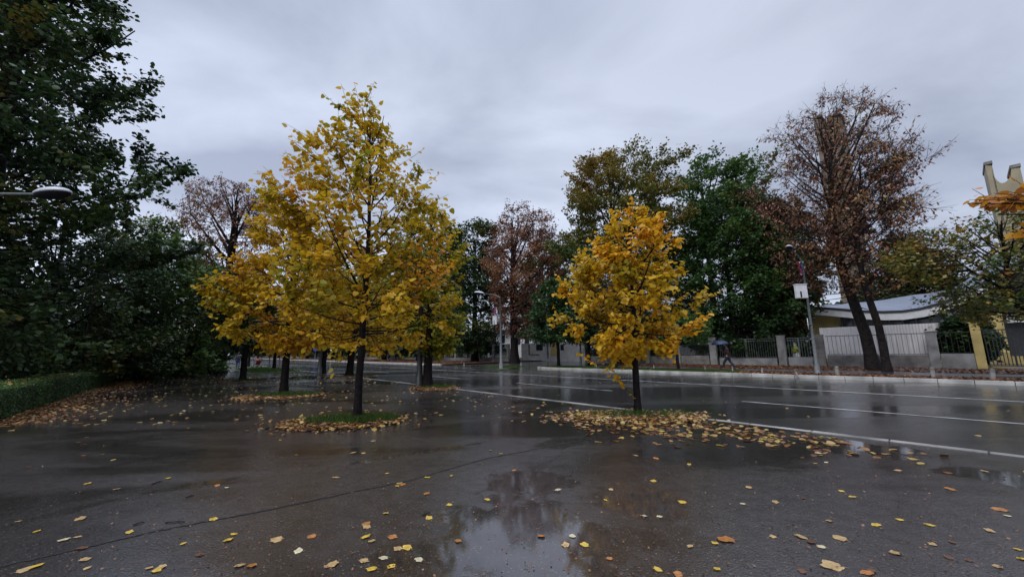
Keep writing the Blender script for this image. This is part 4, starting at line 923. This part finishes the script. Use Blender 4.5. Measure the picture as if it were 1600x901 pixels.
# building with the sagging curved roof
def hall():
    root = empty('curved_roof_hall', (0, 0, 0), 'low yellow hall with a long white-edged curved roof behind the white sheeting', 'building')
    c = 45.0; cb = 62.0
    fr = [(1262, 479), (1290, 480.5), (1320, 483), (1350, 485.5), (1380, 486.5), (1410, 485.5), (1440, 481), (1470, 473), (1500, 461), (1530, 445), (1560, 427), (1600, 402)]
    bk = [(1262, 478), (1290, 476.5), (1320, 474), (1350, 470.5), (1380, 466), (1410, 462), (1440, 459), (1470, 454), (1500, 446), (1530, 432), (1560, 417), (1600, 393)]
    A = [onc(x, y, c) for x, y in fr]; B = [onc(x, y, cb) for x, y in bk]
    B = [Vector((a.x+DC.x*(cb-c), a.y+DC.y*(cb-c), max(b_.z, a.z+.25))) for a, b_ in zip(A, B)]
    n = len(A); up = Vector((0, 0, .12)); m = MB()
    m.poly([p+up*0 for p in A]+B+[p-up for p in A]+[p-up for p in B], [(i, i+1, n+i+1, n+i) for i in range(n-1)]+[(2*n+i+1, 2*n+i, 3*n+i, 3*n+i+1) for i in range(n-1)], True)
    rf = m.build('roof', ROOFG, root)
    m = MB()                                                       # dark gutter line then white fascia
    f0 = [p-DC*.25 for p in A]; P = []
    for p in f0: P += [p+Vector((0, 0, .04)), p+Vector((0, 0, -.16)), p+DC*.24+Vector((0, 0, .04)), p+DC*.24+Vector((0, 0, -.16))]
    m.poly(P, [f for i in range(n-1) for f in ((4*i, 4*i+4, 4*i+5, 4*i+1), (4*i, 4*i+2, 4*i+6, 4*i+4))]); m.build('gutter', DSTEEL, rf)
    m = MB(); P = []; hts = [.62]*n
    for p in f0: P += [p+DC*.05+Vector((0, 0, -.16)), p+DC*.05+Vector((0, 0, -.74)), p+DC*.22+Vector((0, 0, -.16)), p+DC*.22+Vector((0, 0, -.74))]
    m.poly(P, [f for i in range(n-1) for f in ((4*i, 4*i+4, 4*i+5, 4*i+1), (4*i+1, 4*i+5, 4*i+7, 4*i+3), (4*i+2, 4*i+3, 4*i+7, 4*i+6))]); m.build('fascia', WHITE, rf)
    xf = lambda p: sw(*p)
    sL, sM, sR = sof(onc(1272, 520, c+1.2)), sof(onc(1312, 520, c+1.2)), sof(onc(1600, 520, c+1.2))
    z = onc(1300, 489, c).z
    m = MB(); m.box(min(sM, sL), max(sM, sL), c+1.2, c+14, -.1, z, xf); m.box(min(sR, sM)-4, max(sR, sM)-.05, c+2.0, c+14, -.1, z-1.0, xf); m.build('wall', YPL, root)
    w0, w1 = sof(onc(1500, 500, c+1.9)), sof(onc(1315, 500, c+1.9)); zz = onc(1400, 511, c).z
    fm = MB(); k = 9
    gl = MB(); gl.box(min(w0, w1), max(w0, w1), c+1.75, c+1.9, zz-1.2, z+.1, xf); wn = gl.build('window', GLASS, root)
    for i in range(k+1):
        s = w0+(w1-w0)*i/k; fm.box(s-.06, s+.06, c+1.68, c+1.74, zz-1.2, z+.05, xf)
    fm.build('frame', STEEL, wn)
    # gable wall under the rising roof at the right, a white lintel and a dark door
    m = MB(); G = [onc(x, y, c+1.0) for x, y in ((1478, 482), (1505, 470), (1535, 453), (1565, 435), (1605, 412), (1605, 505), (1478, 505))]
    m.poly(G+[p+DC*.2 for p in G], [tuple(range(7)), tuple(reversed(range(7, 14)))]+[(i, (i+1) % 7, 7+(i+1) % 7, 7+i) for i in range(7)]); m.build('gable', SOFF, root)
    m = MB(); quad_on(m, 1558, 1578, 488, 550, c-.6, .3); m.build('pier', YPL, root)
    m = MB(); quad_on(m, 1574, 1625, 488, 503, c-1.0, .4); m.build('lintel', WHITE, root)
    m = MB(); quad_on(m, 1579, 1625, 503.6, 556, c-.5, .1); d = m.build('door', DSTEEL, root)
SOFF = mat('brown_boarding', (.06, .04, .04), .7, .3, 3)
hall()
WEATH = mat('weathered_brown_concrete', (.17, .13, .095), .85, .25, .5, .2)
def tower(name, label, xl, xr, pl, pr_, ytop, ytr, ysag, ybot, c, mt):
    root = empty(name, (0, 0, 0), label, 'tower', 'notched concrete towers')
    n = 12; s = lambda x, y: onc(x, y, c)
    top = [s(xl, ytop), s(pl, ytop+1)]
    for i in range(n+1):
        t = i/n; x = pl+(pr_-pl)*t; y = (ytop+13)*(1-t)**1+(ytr+13)*t+math.sin(math.pi*t)*(ysag-(ytop+13)); top.append(s(x, y))
    top += [s(pr_, ytr+1), s(xr, ytr)]
    P = [top[0].copy()]+top+[top[-1].copy()]; P[0].z = -.1; P[-1].z = -.1
    zx = lambda p: p
    k = len(P); m = MB(); D = DC*4.5+DS*0
    fan = []
    for i in range(1, k-2):                                        # quads down to the foot keep the concave outline
        a, b = P[i], P[i+1]; m.poly([a, b, Vector((b.x, b.y, -.1)), Vector((a.x, a.y, -.1))], [(0, 1, 2, 3)]) if (a-b).length > 1e-3 and abs((a-b).xy.length) > .02 else None
        a2, b2 = a+D, b+D; m.poly([b2, a2, Vector((a2.x, a2.y, -.1)), Vector((b2.x, b2.y, -.1))], [(0, 1, 2, 3)]) if abs((a-b).xy.length) > .02 else None
    m.poly(P+[p+D for p in P], [(i, k+i, k+(i+1) % k, (i+1) % k) for i in range(k)])
    m.build('shaft', mt, root)
    m = MB()
    for a, b in ((top[0], top[1]), (top[-2], top[-1])):
        sa, sb = sorted((sof(a), sof(b))); m.box(sa-.08, sb+.08, c-.08, c+4.6, max(a.z, b.z)+.003, max(a.z, b.z)+.35, lambda p: sw(*p))
    m.build('coping', CONCD, root)
tower('notched_tower', 'pale notched concrete tower at the right edge', 1539, 1594, 1550, 1580, 258, 262, 284, 480, 72, BEIGE)
tower('notched_tower', 'notched concrete tower seen through the half-bare rusty chestnut', 1271, 1313, 1284, 1292, 186, 184, 205, 470, 78, WEATH)

# ------------------------------------------------------------------ lamp posts
def lamp_head(parent, tip, dirv, scale=1.0, name='lamp_head'):
    dirv = Vector(dirv).normalized(); sd = Vector((0, 0, 1)).cross(dirv)
    up = dirv.cross(sd); up = up if up.z > 0 else -up
    def xf(p): return tip+dirv*p[0]+sd*p[1]+up*p[2]
    m = MB(); m.ell((0, 0, 0), .38*scale, .19*scale, .15*scale, 18, 6, 0, math.pi/2, xf); h = m.build(name, HEADW, parent)
    m = MB(); m.ell((0, 0, -.004), .36*scale, .175*scale, .10*scale, 18, 6, -math.pi/2, 0, xf); m.build('lens', LENS, h); return h
def lamp_post(label, base, ztop, heads, mt=STEEL, rad=.09, extras=None, group='street lamps'):
    base = Vector(base); root = empty('street_lamp', base, label, 'street lamp', group)
    m = MB(); m.tube([(0, 0, 0), (0, 0, .5), (0, 0, .55), (0, 0, ztop)], [rad*1.5, rad*1.45, rad, rad*.55], 12); m.build('pole', mt, root)
    m = MB(); m.tube([(0, 0, 0), (0, 0, .04)], [rad*2.2, rad*2.2], 12); m.build('base_plate', mt, root)
    for d, ln, rise, sc_ in heads:
        d = Vector(d).normalized(); a = Vector((0, 0, ztop-.05)); b = a+d*ln+Vector((0, 0, rise)); m = MB(); m.tube([a, a+d*ln*.35+Vector((0, 0, rise*.6)), b], [rad*.5, rad*.42, rad*.34], 8); arm = m.build('arm', mt, root)
        lamp_head(root, b+d*.3*sc_, d+Vector((0, 0, .12)), sc_)
    return root
WB = mat('white_box_paint', (.60, .60, .62), .45, .1, 4)
RED = mat('flag_red', (.38, .02, .04), .7, .15, 5); BLU = mat('flag_blue', (.03, .05, .25), .7, .15, 5); FWH = mat('flag_white', (.62, .62, .66), .7, .1, 5)
def box_and_flags(root, base, c, bx, flags, side):
    """control box and furled flags on the post; bx = pixel box, flags = pixel boxes"""
    base = Vector(base); x0, x1, y0, y1 = bx; Yb = base.y
    a = at(x0, (y0+y1)/2, Yb); b = at(x1, (y0+y1)/2, Yb); z0 = at(x0, y1, Yb).z; z1 = at(x0, y0, Yb).z
    bxo = empty('control_box', (a+b)/2-Vector((0, 0, (a.z+b.z)/2-z0)), 'white metal cabinet mounted on the '+side, 'cabinet', 'cabinets on lamp posts')
    wd = (b-a).length; hgt = z1-z0
    m = MB(); wd *= .8; m.box(-wd/2, wd/2, -.10, .10, 0, hgt); m.build('case', WB, bxo, bevel=.02)
    m = MB(); m.box(-wd/2-.02, wd/2+.02, -.12, .12, hgt+.002, hgt+.04); m.build('lid', WB, bxo)
    m = MB(); m.box(-wd*.22, -wd*.10, -.13, -.102, hgt*.05, hgt*.5); m.build('handle', DSTEEL, bxo)
    m = MB(); m.box(wd/2, wd/2+.25, -.03, .03, hgt*.15, hgt*.2); m.box(wd/2, wd/2+.25, -.03, .03, hgt*.75, hgt*.8); m.build('bracket', STEEL, bxo)
    fx, fy0, fy1, w_ = flags; t = at(fx, fy0, Yb); bt = at(fx+2, fy1, Yb); L = t.z-bt.z; wf = w_*Yb/600
    fo = empty('flag', t, 'drooping red, blue and white flag, '+side, 'flag', 'flags on lamp posts')
    m = MB(); m.tube([Vector((0, 0, .25))+Vector((-.05, 0, 0)), (0, 0, 0), Vector((base.x-t.x, 0, -L*.55))], .015, 6); m.build('staff', DSTEEL, fo)
    for k, mt in enumerate((RED, BLU, FWH)):
        n = 10; P = []
        for i in range(n+1):
            z = -L*i/n; x = wf*(.1+k/3*.9)+.04*math.sin(i*1.1+k)+wf*.25*i/n; y = .04*math.sin(i*1.7+k*2)
            P += [(x, y, z), (x+wf*.33, y+.03, z-.02)]
        P2 = [(p[0], p[1]+.006, p[2]) for p in P]; q = len(P)
        m = MB(); m.poly(P+P2, [(2*i, 2*i+1, 2*i+3, 2*i+2) for i in range(n)]+[(q+2*i+2, q+2*i+3, q+2*i+1, q+2*i) for i in range(n)], True); m.build('stripe', mt, fo)
# right-hand post across the road
b = gp(1278, 584); zt = at(1260, 410, b.y).z
lamp_post('tall grey lamp post with two lamps in front of the yellow hall', b, zt, [(-DC, 2.0, .55, .85), (DC+DS*.3, .5, .15, .7)], rad=.08)
box_and_flags(None, b, 0, (1241, 1262, 445, 466), (1245, 408, 428, 9), 'lamp post in front of the yellow hall')
# round road sign fixed to that post, seen from behind
rs = empty('road_sign', Vector((b.x-.25, b.y-.12, at(1270, 506, b.y).z)), 'round traffic sign seen from behind on the lamp post by the small gate', 'road sign')
def disc(rad, th, n=28, xf=None):
    m = MB(); P = []
    for y in (0, th):
        for i in range(n): P.append((rad*math.cos(2*math.pi*i/n), y, rad*math.sin(2*math.pi*i/n)))
    m.poly(P, [tuple(range(n)), tuple(reversed(range(n, 2*n)))]+[(i, n+i, n+(i+1) % n, (i+1) % n) for i in range(n)]); return m
d_ = disc(.30, .01).build('plate', DSTEEL, rs); d_.rotation_euler = (0, 0, .9)
m = MB(); m.tube([(.3*math.cos(2*math.pi*i/24), 0, .3*math.sin(2*math.pi*i/24)) for i in range(25)], .018, 6, False); q = m.build('rim', WHITE, rs); q.rotation_euler = (0, 0, .9)
m = MB(); m.box(-.03, .28, .03, .07, -.04, .04); m.build('bracket', STEEL, rs)
# banner post beside the side street
b = gp(783, 576); zt = at(775, 464, b.y).z
lamp_post('grey lamp post with a cabinet and flags beside the side street', b, zt, [(Vector((-1, -.25, 0)), 1.5, .35, 1.2)], rad=.11)
box_and_flags(None, b, 0, (769, 777, 494, 507), (770, 480, 490, 6), 'lamp post beside the side street')
# near kerb posts
b = gp(655, 604); zt = at(668, 398, b.y).z
lamp_post('dark lamp post at the plaza edge, its lamp showing beyond the olive-yellow linden', b, zt, [(DC, 1.2, .3, .75), (-DC, 1.2, .3, .75)], rad=.12, mt=DSTEEL)
b = gp(499, 583.5); zt = at(510, 455, b.y).z
lamp_post('farther grey post beside the slim linden at the far plaza edge', b, zt, [(DC, 1.4, .3, .8)], rad=.12, mt=DSTEEL)
# park lamps on the left
def park_lamp(label, tip, ln, dirn, sc_, hh=None):
    t = Vector(tip); d = Vector(dirn).normalized(); base = Vector((t.x, t.y, 0))-Vector((d.x, d.y, 0))*(ln+.3*sc_)
    lamp_post(label, base, t.z+.05, [(d, ln, 0, sc_)], rad=.07, group='park lamps')
park_lamp('park lamp with a long arm reaching in at the left edge', at(82, 303, 7.6), 2.4, (1, .05, 0), .95)
park_lamp('small park lamp among the dark trees beyond the hedge', at(192, 450, 20), 1.2, (1, .1, 0), .75)

# ------------------------------------------------------------------ bollards
PALEP = mat('dirty_pale_paint', (.26, .26, .25), .6, .3, 12)
def bollard(x, y, label, mt, h=.42, tilt=0, r=.05):
    b = gp(x, y); root = empty('bollard', b, label, 'bollard', 'short posts along the far kerb'); root.rotation_euler = (0, tilt, 0)
    m = MB(); m.tube([(0, 0, -.05), (0, 0, h*.92), (0, 0, h)], [r, r*.95, r*.6], 10); m.build('post', mt, root)
    m = MB(); m.tube([(0, 0, h*.7), (0, 0, h*.82)], r*1.08, 10); m.build('band', CONCD, root)
for x, y, lb, mt, tl in [(932, 575, 'small pale post on the grass left of the orange-yellow linden', WHITE, 0), (962, 576, 'small pale post on the grass, second from the kerb corner', WHITE, 0), (1022, 577, 'small pale post on the grass just right of the orange-yellow linden trunk', WHITE, 0),
        (1102, 579, 'small pale post on the grass right of the low green tree', WHITE, 0), (1145, 581, 'small pale post at the feet of the umbrella walker', WHITE, 0), (1191, 583, 'small pale post in the leaves right of the umbrella walker', WHITE, .05), (1247, 587, 'tilted pale post just left of the tall lamp post', WHITE, -.45),
        (1309, 587, 'brown stub post right of the tall lamp post', CONCD, 0), (1459, 590, 'brown stub post in the leaves below the lone pillar', CONCD, 0), (1552, 594, 'grey stub post below the dark gate', CONCD, .1), (725, 571, 'tiny pale post on the pavement left of the banner lamp post', WHITE, 0)]:
    bollard(x, y, lb, PALEP if mt is WHITE else mt, .34 if mt is WHITE else .5, tl, .035 if mt is WHITE else .08)

# ------------------------------------------------------------------ cars in the yard
def car(label, px, py, rz, paint, van=False):
    b = gc(px, py) if py < 100 else gp(px, py); root = empty('parked_van' if van else 'parked_car', b, label, 'van' if van else 'car', 'vehicles parked in the yard', rz)
    L, Wd = (4.9, 1.85) if van else (4.2, 1.7); h1 = 1.05 if van else .85; h2 = 1.9 if van else 1.42
    pr = [(0, .35), (.02, .6), (.25, h1*.85), (1.0, h1), (1.55, h2-.05), (1.9, h2), (L-.6 if van else L-1.2, h2), (L-.15 if van else L-.45, h1+.05), (L-.03, h1-.05), (L, .35)]
    m = MB(); n = len(pr); P = []
    for s_, ins in ((-1, 0), (-1, 1), (1, 1), (1, 0)):
        for x, z in pr: P.append((x-L/2, s_*(Wd/2-(.16 if z > h1+.02 else 0)-(0 if not ins else 0)), z))
    a, b2 = 0, 3*n; m.poly(P, [tuple(range(n)), tuple(reversed(range(3*n, 4*n)))]+[(i, 3*n+i, 3*n+(i+1) % n, (i+1) % n) for i in range(n)]); m.build('body', paint, root, bevel=.05)
    for s_ in (-1, 1):
        m = MB(); y = s_*(Wd/2-.155); W = [(1.25, h1+.06), (1.62, h2-.14), (2.2, h2-.12), (2.2, h1+.06)]; W2 = [(2.3, h1+.06), (2.3, h2-.12), (L-(.8 if van else 1.3), h2-.12), (L-(.5 if van else .8), h1+.06)]
        for q in (W, W2): m.poly([(x-L/2, y+s_*.02, z) for x, z in q]+[(x-L/2, y, z) for x, z in q], [(0, 1, 2, 3), (7, 6, 5, 4), (0, 4, 5, 1), (1, 5, 6, 2), (2, 6, 7, 3), (3, 7, 4, 0)])
        m.build('side_window', GLASS, root)
        m = MB(); m.ell((.06-L/2, s_*Wd*.34, .62), .07, .16, .09, 12, 6); m.build('headlight', HEADW, root)
        for x in (.85, L-.85):
            d = disc(.33, .2); d.v = [(p[0]+x-L/2, p[1]+s_*(Wd/2)-.1, p[2]+.33) for p in d.v]; t = d.build('wheel', RUB, root, bevel=.03)
            d = disc(.20, .215); d.v = [(p[0]+x-L/2, p[1]+s_*(Wd/2)-.1075, p[2]+.33) for p in d.v]; d.build('rim', STEEL, t)
    m = MB(); q = [(1.08, h1+.03), (1.55, h2-.09)]; m.poly([(q[0][0]-L/2, -Wd/2+.2, q[0][1]+.02), (q[0][0]-L/2, Wd/2-.2, q[0][1]+.02), (q[1][0]-L/2, Wd/2-.25, q[1][1]), (q[1][0]-L/2, -Wd/2+.25, q[1][1])]+[(q[0][0]-L/2+.05, -Wd/2+.2, q[0][1]), (q[0][0]-L/2+.05, Wd/2-.2, q[0][1]), (q[1][0]-L/2+.05, Wd/2-.25, q[1][1]-.02), (q[1][0]-L/2+.05, -Wd/2+.25, q[1][1]-.02)],
        [(0, 1, 2, 3), (7, 6, 5, 4), (0, 4, 5, 1), (1, 5, 6, 2), (2, 6, 7, 3), (3, 7, 4, 0)]); m.build('windscreen', GLASS, root)
    return root
CARW = mat('white_car_paint', (.60, .61, .63), .25, .05, 3); CARG = mat('grey_car_paint', (.14, .15, .16), .25, .1, 3)
car('white van parked behind the dark railing right of the low green tree', 1085, 41, RZ+math.pi, CARW, True)
car('pale car parked behind the pale steel double gate', 1192, 42, RZ+math.pi+.15, CARW)
car('grey car parked behind the stained grey pillar', 1118, 46, RZ+math.pi, CARG)
# small white and yellow post-box-like thing behind the little gate
b = gc(1246, 39); vp = empty('utility_post', b, 'small white and yellow marker post behind the small steel gate', 'marker post')
YP = mat('hi_vis_yellow', (.55, .60, .03), .5, .1, 5)
m = MB(); m.tube([(0, 0, 0), (0, 0, 1.0), (0, 0, 1.05), (0, 0, 1.75), (0, 0, 1.85)], [.22, .22, .14, .14, .05], 12); m.build('post', WHITE, vp)
m = MB(); m.tube([(0, 0, 1.0), (0, 0, 1.05), (0, 0, 1.4), (0, 0, 1.5)], [.16, .3, .22, .15], 12); m.build('yellow_cover', YP, vp)

# ------------------------------------------------------------------ sign boards on the left
b = gp(435, 576); sg = empty('notice_board', b, 'tan notice board with a red top on a thin post by the grass strip', 'sign')
z0, z1 = at(435, 555, b.y).z, at(435, 540, b.y).z
TAN = mat('tan_board', (.30, .22, .10), .6, .2, 2); RDP = mat('red_paint', (.22, .03, .02), .5, .2, 3)
m = MB(); m.box(-.42, .42, -.05, .05, z0, z1-.16); m.build('board', TAN, sg, bevel=.01)
m = MB(); m.box(-.45, .45, -.07, .07, z1-.157, z1); m.build('header', RDP, sg, bevel=.01)
for s_ in (.0,):
    m = MB(); m.tube([(s_, .09, -.05), (s_, .09, z1-.1)], .05, 8); m.build('post', RDP, sg)
m = MB(); m.box(.02, .28, -.062, -.052, z0+.35, z1-.35); m.build('poster', FWH, sg)
b = gc(492, 25.5); b = Vector((b.x, b.y, 0)); s2 = empty('road_sign', b, 'round blue traffic sign beyond the slim linden', 'road sign')
z = at(492, 545, b.y).z
m = MB(); m.tube([(0, 0, 0), (0, 0, z+.5)], .06, 8); m.build('post', STEEL, s2)
m = disc(.55, .04); m.v = [(p[0], p[1]-.1, p[2]+z) for p in m.v]; m.build('plate', BLU, s2)
# brick kiosk far left
kb = gc(487, 38); ko = empty('kiosk', kb, 'small brick-orange kiosk far down the road', 'kiosk')
BRK = mat('orange_brick', (.30, .13, .08), .8, .2, 3)
z = at(487, 549, kb.y).z
m = MB(); m.box(-1.6, 1.6, -1.5, 1.5, 0, z-.2); m.build('wall', BRK, ko)
m = MB(); m.box(-1.9, 1.9, -1.8, 1.8, z-.197, z); m.build('roof', CONCD, ko)
m = MB(); m.box(-.9, .9, -1.56, -1.503, .9, z-.7); m.build('window', GLASS, ko)

# ------------------------------------------------------------------ people
SKIN = mat('skin', (.35, .20, .14), .5, .05, 5); HAIR = mat('dark_hair', (.02, .014, .012), .6, .2, 20)
def skin_obj(name, verts, edges, mt, parent, sub=2):
    me = bpy.data.meshes.new(name); me.from_pydata([v[:3] for v in verts], edges, []); o = bpy.data.objects.new(name, me); sc.collection.objects.link(o); o.parent = parent
    md = o.modifiers.new('skin', 'SKIN'); md.use_smooth_shade = True
    for i, v in enumerate(verts):
        sv_ = me.skin_vertices[0].data[i]; rx = v[3]; sv_.radius = (rx, v[4] if len(v) > 4 else rx); sv_.use_root = (i == 0)
    me.materials.append(mt); s_ = o.modifiers.new('sub', 'SUBSURF'); s_.levels = s_.render_levels = sub; return o
def person(loc, label, rz, top, trousers, shoe, stride, arm_up, scale=1.0):
    """faces +x in local space; stride: forward foot offset"""
    root = empty('person', loc, label, 'person', None, rz); root.scale = (scale,)*3
    hipz, shz = .92, 1.42; st = stride
    V = [(0, 0, hipz, .13, .16), (0, 0, 1.12, .11, .14), (.01, 0, 1.33, .12, .18), (.02, 0, 1.47, .05), (.035, 0, 1.54, .05)]
    E = [(0, 1), (1, 2), (2, 3), (3, 4)]
    # head as part of the same body: skull, face, chin
    V += [(.05, 0, 1.60, .078, .072), (.05, 0, 1.68, .095, .08), (.04, 0, 1.745, .06, .05)]; E += [(4, 5), (5, 6), (6, 7)]
    V += [(.155, 0, 1.635, .014)]; E += [(5, 8)]                                    # nose
    def chain(pts, start):
        i = start
        for p in pts: V.append(p); E.append((i, len(V)-1)); i = len(V)-1
        return i
    feet = []
    for s_, f in ((1, st), (-1, -st)):
        kx = f*.55+.05; ank = (f, s_*.09, .09 if f > 0 else .14)
        k = chain([(0, s_*.10, .86, .095), (kx, s_*.10, .50, .062), (f*.95-.02, s_*.095, .30, .055), (*ank, .04), (ank[0]+.12, s_*.10, .045, .036), (ank[0]+.2, s_*.10, .035, .025)], 0); feet.append(ank)
    hands = []
    for s_ in (1, -1):
        if arm_up and s_ == 1: el_, ha = (.12, s_*.24, 1.12), (.30, s_*.14, 1.30)
        else: el_, ha = (-.06*s_*(1 if st else 0)-.02, s_*.26, 1.14), (.10-.06*s_, s_*.25, .88)
        w_ = chain([(.01, s_*.17, 1.41, .06), (*el_, .043), (*ha, .028)], 2); wv = Vector(ha); dv_ = (wv-Vector(el_)).normalized(); lat = Vector((1, 0, 0)) if abs(dv_.x) < .8 else Vector((0, 0, 1))
        pm = wv+dv_*.06; pi_ = chain([(*pm, .03, .018)], w_)
        for j, ln in enumerate((.07, .08, .075, .06)):
            q = pm+lat*((j-1.5)*.018)+dv_*.03; r2 = q+dv_*ln*.55+Vector((0, -s_*.02, 0)); chain([(*q, .009), (*r2, .008)], pi_)
        th = pm+lat*.045+Vector((0, -s_*.02, 0)); chain([(*th, .010), (*(th+dv_*.035), .009)], w_); hands.append(pm)
    skin_obj('body', V, E, SKIN, root)
    # coat
    V = [(0, 0, .98, .15, .18), (0, 0, 1.12, .135, .165), (.01, 0, 1.33, .145, .20), (.02, 0, 1.45, .08), (0, 0, .80, .165, .19)]; E = [(0, 1), (1, 2), (2, 3), (0, 4)]
    for s_, hd in ((1, hands[0]), (-1, hands[1])):
        if arm_up and s_ == 1: el_, ha = (.12, s_*.24, 1.12), (.28, s_*.15, 1.28)
        else: el_, ha = (-.06*s_*(1 if st else 0)-.02, s_*.26, 1.14), (.09-.06*s_, s_*.25, .91)
        i = len(V); V += [(.01, s_*.18, 1.40, .078), (*el_, .06), (*ha, .045)]; E += [(2, i), (i, i+1), (i+1, i+2)]
    skin_obj('coat', V, E, top, root)
    V = [(0, 0, .92, .14, .165)]; E = []
    for s_, f in ((1, st), (-1, -st)):
        i = len(V); V += [(0, s_*.10, .82, .112), (f*.55+.05, s_*.10, .50, .082), (f*.95-.02, s_*.095, .28, .072), (f-.01, s_*.09, .13, .062)]; E += [(0, i), (i, i+1), (i+1, i+2), (i+2, i+3)]
    skin_obj('trousers', V, E, trousers, root)
    for (fx, fy, fz) in feet:
        m = MB(); m.ell((fx+.07, fy, fz-.045 if fz > .1 else .05), .15, .055, .055, 14, 8); m.build('shoe', shoe, root)
    m = MB(); m.ell((.03, 0, 1.70), .115, .092, .10, 16, 8, -.15, math.pi/2); m.ell((-.02, 0, 1.65), .09, .085, .10, 14, 8); m.build('hair', HAIR, root)
    for s_ in (1, -1):
        m = MB(); m.ell((.135, s_*.032, 1.665), .012, .014, .008, 10, 6); m.build('eye', RUB, root)
        m = MB(); m.ell((.04, s_*.088, 1.645), .022, .012, .032, 10, 6); m.build('ear', SKIN, root)
    m = MB(); m.ell((.128, 0, 1.59), .012, .028, .006, 10, 6); m.build('mouth', mat('lips', (.25, .1, .08), .5), root)
    return root, hands
NAVY = mat('navy_cloth', (.018, .028, .06), .85, .2, 8); BURG = mat('dark_burgundy_cloth', (.035, .015, .018), .85, .2, 8); JEAN = mat('dark_jeans', (.015, .02, .035), .85, .2, 8); BJN = mat('blue_jeans', (.03, .055, .13), .85, .2, 8); SHO = mat('dark_shoes', (.02, .02, .022), .5, .2, 8)
b = gp(1139, 577.5)
p, hands = person(b, 'person in dark clothes walking left under a dark blue umbrella across the road', RZ+.1, BURG, JEAN, SHO, .32, True, 1.0)
hw = p.matrix_basis @ hands[0] if False else Matrix.Rotation(RZ+.1, 4, 'Z') @ hands[0]; hw = hw + b
um = empty('umbrella', hw-Vector((0, 0, .12)), 'open dark blue umbrella held by the walker across the road', 'umbrella')
UMB = mat('dark_blue_umbrella', (.025, .04, .10), .5, .15, 6)
n = 16; P = [(0, 0, .78)]
for k in range(1, 7):
    a = k/6; rad = .56*math.sin(a*1.35)/math.sin(1.35); z = .78-.27*(1-math.cos(a*1.35))/(1-math.cos(1.35))
    for i in range(n): sag = 1-(.045*a if i % 2 else 0); P.append((rad*sag*math.cos(2*math.pi*i/n), rad*sag*math.sin(2*math.pi*i/n), z+(.015*a if i % 2 else 0)))
fs = [(0, 1+i, 1+(i+1) % n) for i in range(n)]+[(1+(k-1)*n+i, 1+k*n+i, 1+k*n+(i+1) % n, 1+(k-1)*n+(i+1) % n) for k in range(1, 6) for i in range(n)]
m = MB(); m.poly(P, fs, True); cn = m.build('canopy', UMB, um); sd = cn.modifiers.new('solid', 'SOLIDIFY'); sd.thickness = .006
m = MB(); m.tube([(0, 0, .0), (0, 0, .86)], .008, 8); m.build('shaft', STEEL, um)
m = MB(); m.tube([(0, 0, .14), (0, 0, -.02), (.02, 0, -.05), (.06, 0, -.05), (.07, 0, -.02)], .014, 8); m.build('handle', RUB, um)
for i in range(8):
    a = 2*math.pi*i/8; m = MB(); m.tube([(0, 0, .5), (.28*math.cos(a), .28*math.sin(a), .68)], .004, 4); m.build('rib', STEEL, um)
um.rotation_euler = (.06, -.08, 0)
b = gp(371, 575); person(b, 'person in blue walking away along the path between thin trees', RZ, NAVY, BJN, SHO, .16, False, 1.02)
# red pushchair beside the path
b = gp(401, 575.5); pc = empty('pushchair', b, 'red pushchair standing on the path near the notice board', 'pushchair', None, RZ+.5)
m = MB(); m.tube([(-.45, -.25, 1.05), (-.2, -.25, .6), (.35, -.25, .15)], .02, 6); m.tube([(-.45, .25, 1.05), (-.2, .25, .6), (.35, .25, .15)], .02, 6); m.tube([(-.45, -.25, 1.05), (-.45, .25, 1.05)], .022, 6); m.tube([(-.35, -.25, .15), (.15, -.25, .7)], .02, 6); m.tube([(-.35, .25, .15), (.15, .25, .7)], .02, 6); m.build('frame', DSTEEL, pc)
m = MB(); m.poly([(-.3, -.22, .9), (-.3, .22, .9), (-.1, .22, .48), (-.1, -.22, .48), (.3, .22, .45), (.3, -.22, .45), (-.34, -.22, .86), (-.34, .22, .86), (-.14, .22, .42), (-.14, -.22, .42), (.3, .22, .39), (.3, -.22, .39)], [(0, 1, 2, 3), (3, 2, 4, 5), (7, 6, 9, 8), (9, 11, 10, 8), (0, 6, 7, 1), (4, 10, 11, 5), (0, 3, 9, 6), (1, 7, 8, 2), (3, 5, 11, 9), (2, 8, 10, 4)]); m.build('seat', RDP, pc)
m = MB(); m.ell((-.1, 0, .78), .36, .24, .34, 16, 8, .1, math.pi/2); m.build('hood', RDP, pc)
for x in (-.35, .35):
    for y in (-.27, .27):
        d = disc(.13, .04, 18); d.v = [(q[0]+x, q[1]+y-.02, q[2]+.13) for q in d.v]; d.build('wheel', RUB, pc)
# birds / dots are left out; two thin poles of young-tree stakes by the path
for x, y, h_, lb in ((420, 577, 2.3, 'thin support stake beside the notice board'), (394, 575, 2.2, 'thin support stake left of the red pushchair')):
    b = gp(x, y); m = MB(); m.tube([(0, 0, -.05), (0, 0, h_)], [.05, .04], 8); o = m.build('tree_stake', STEEL, None, loc=b); tag(o, lb, 'stake', 'support stakes along the path')
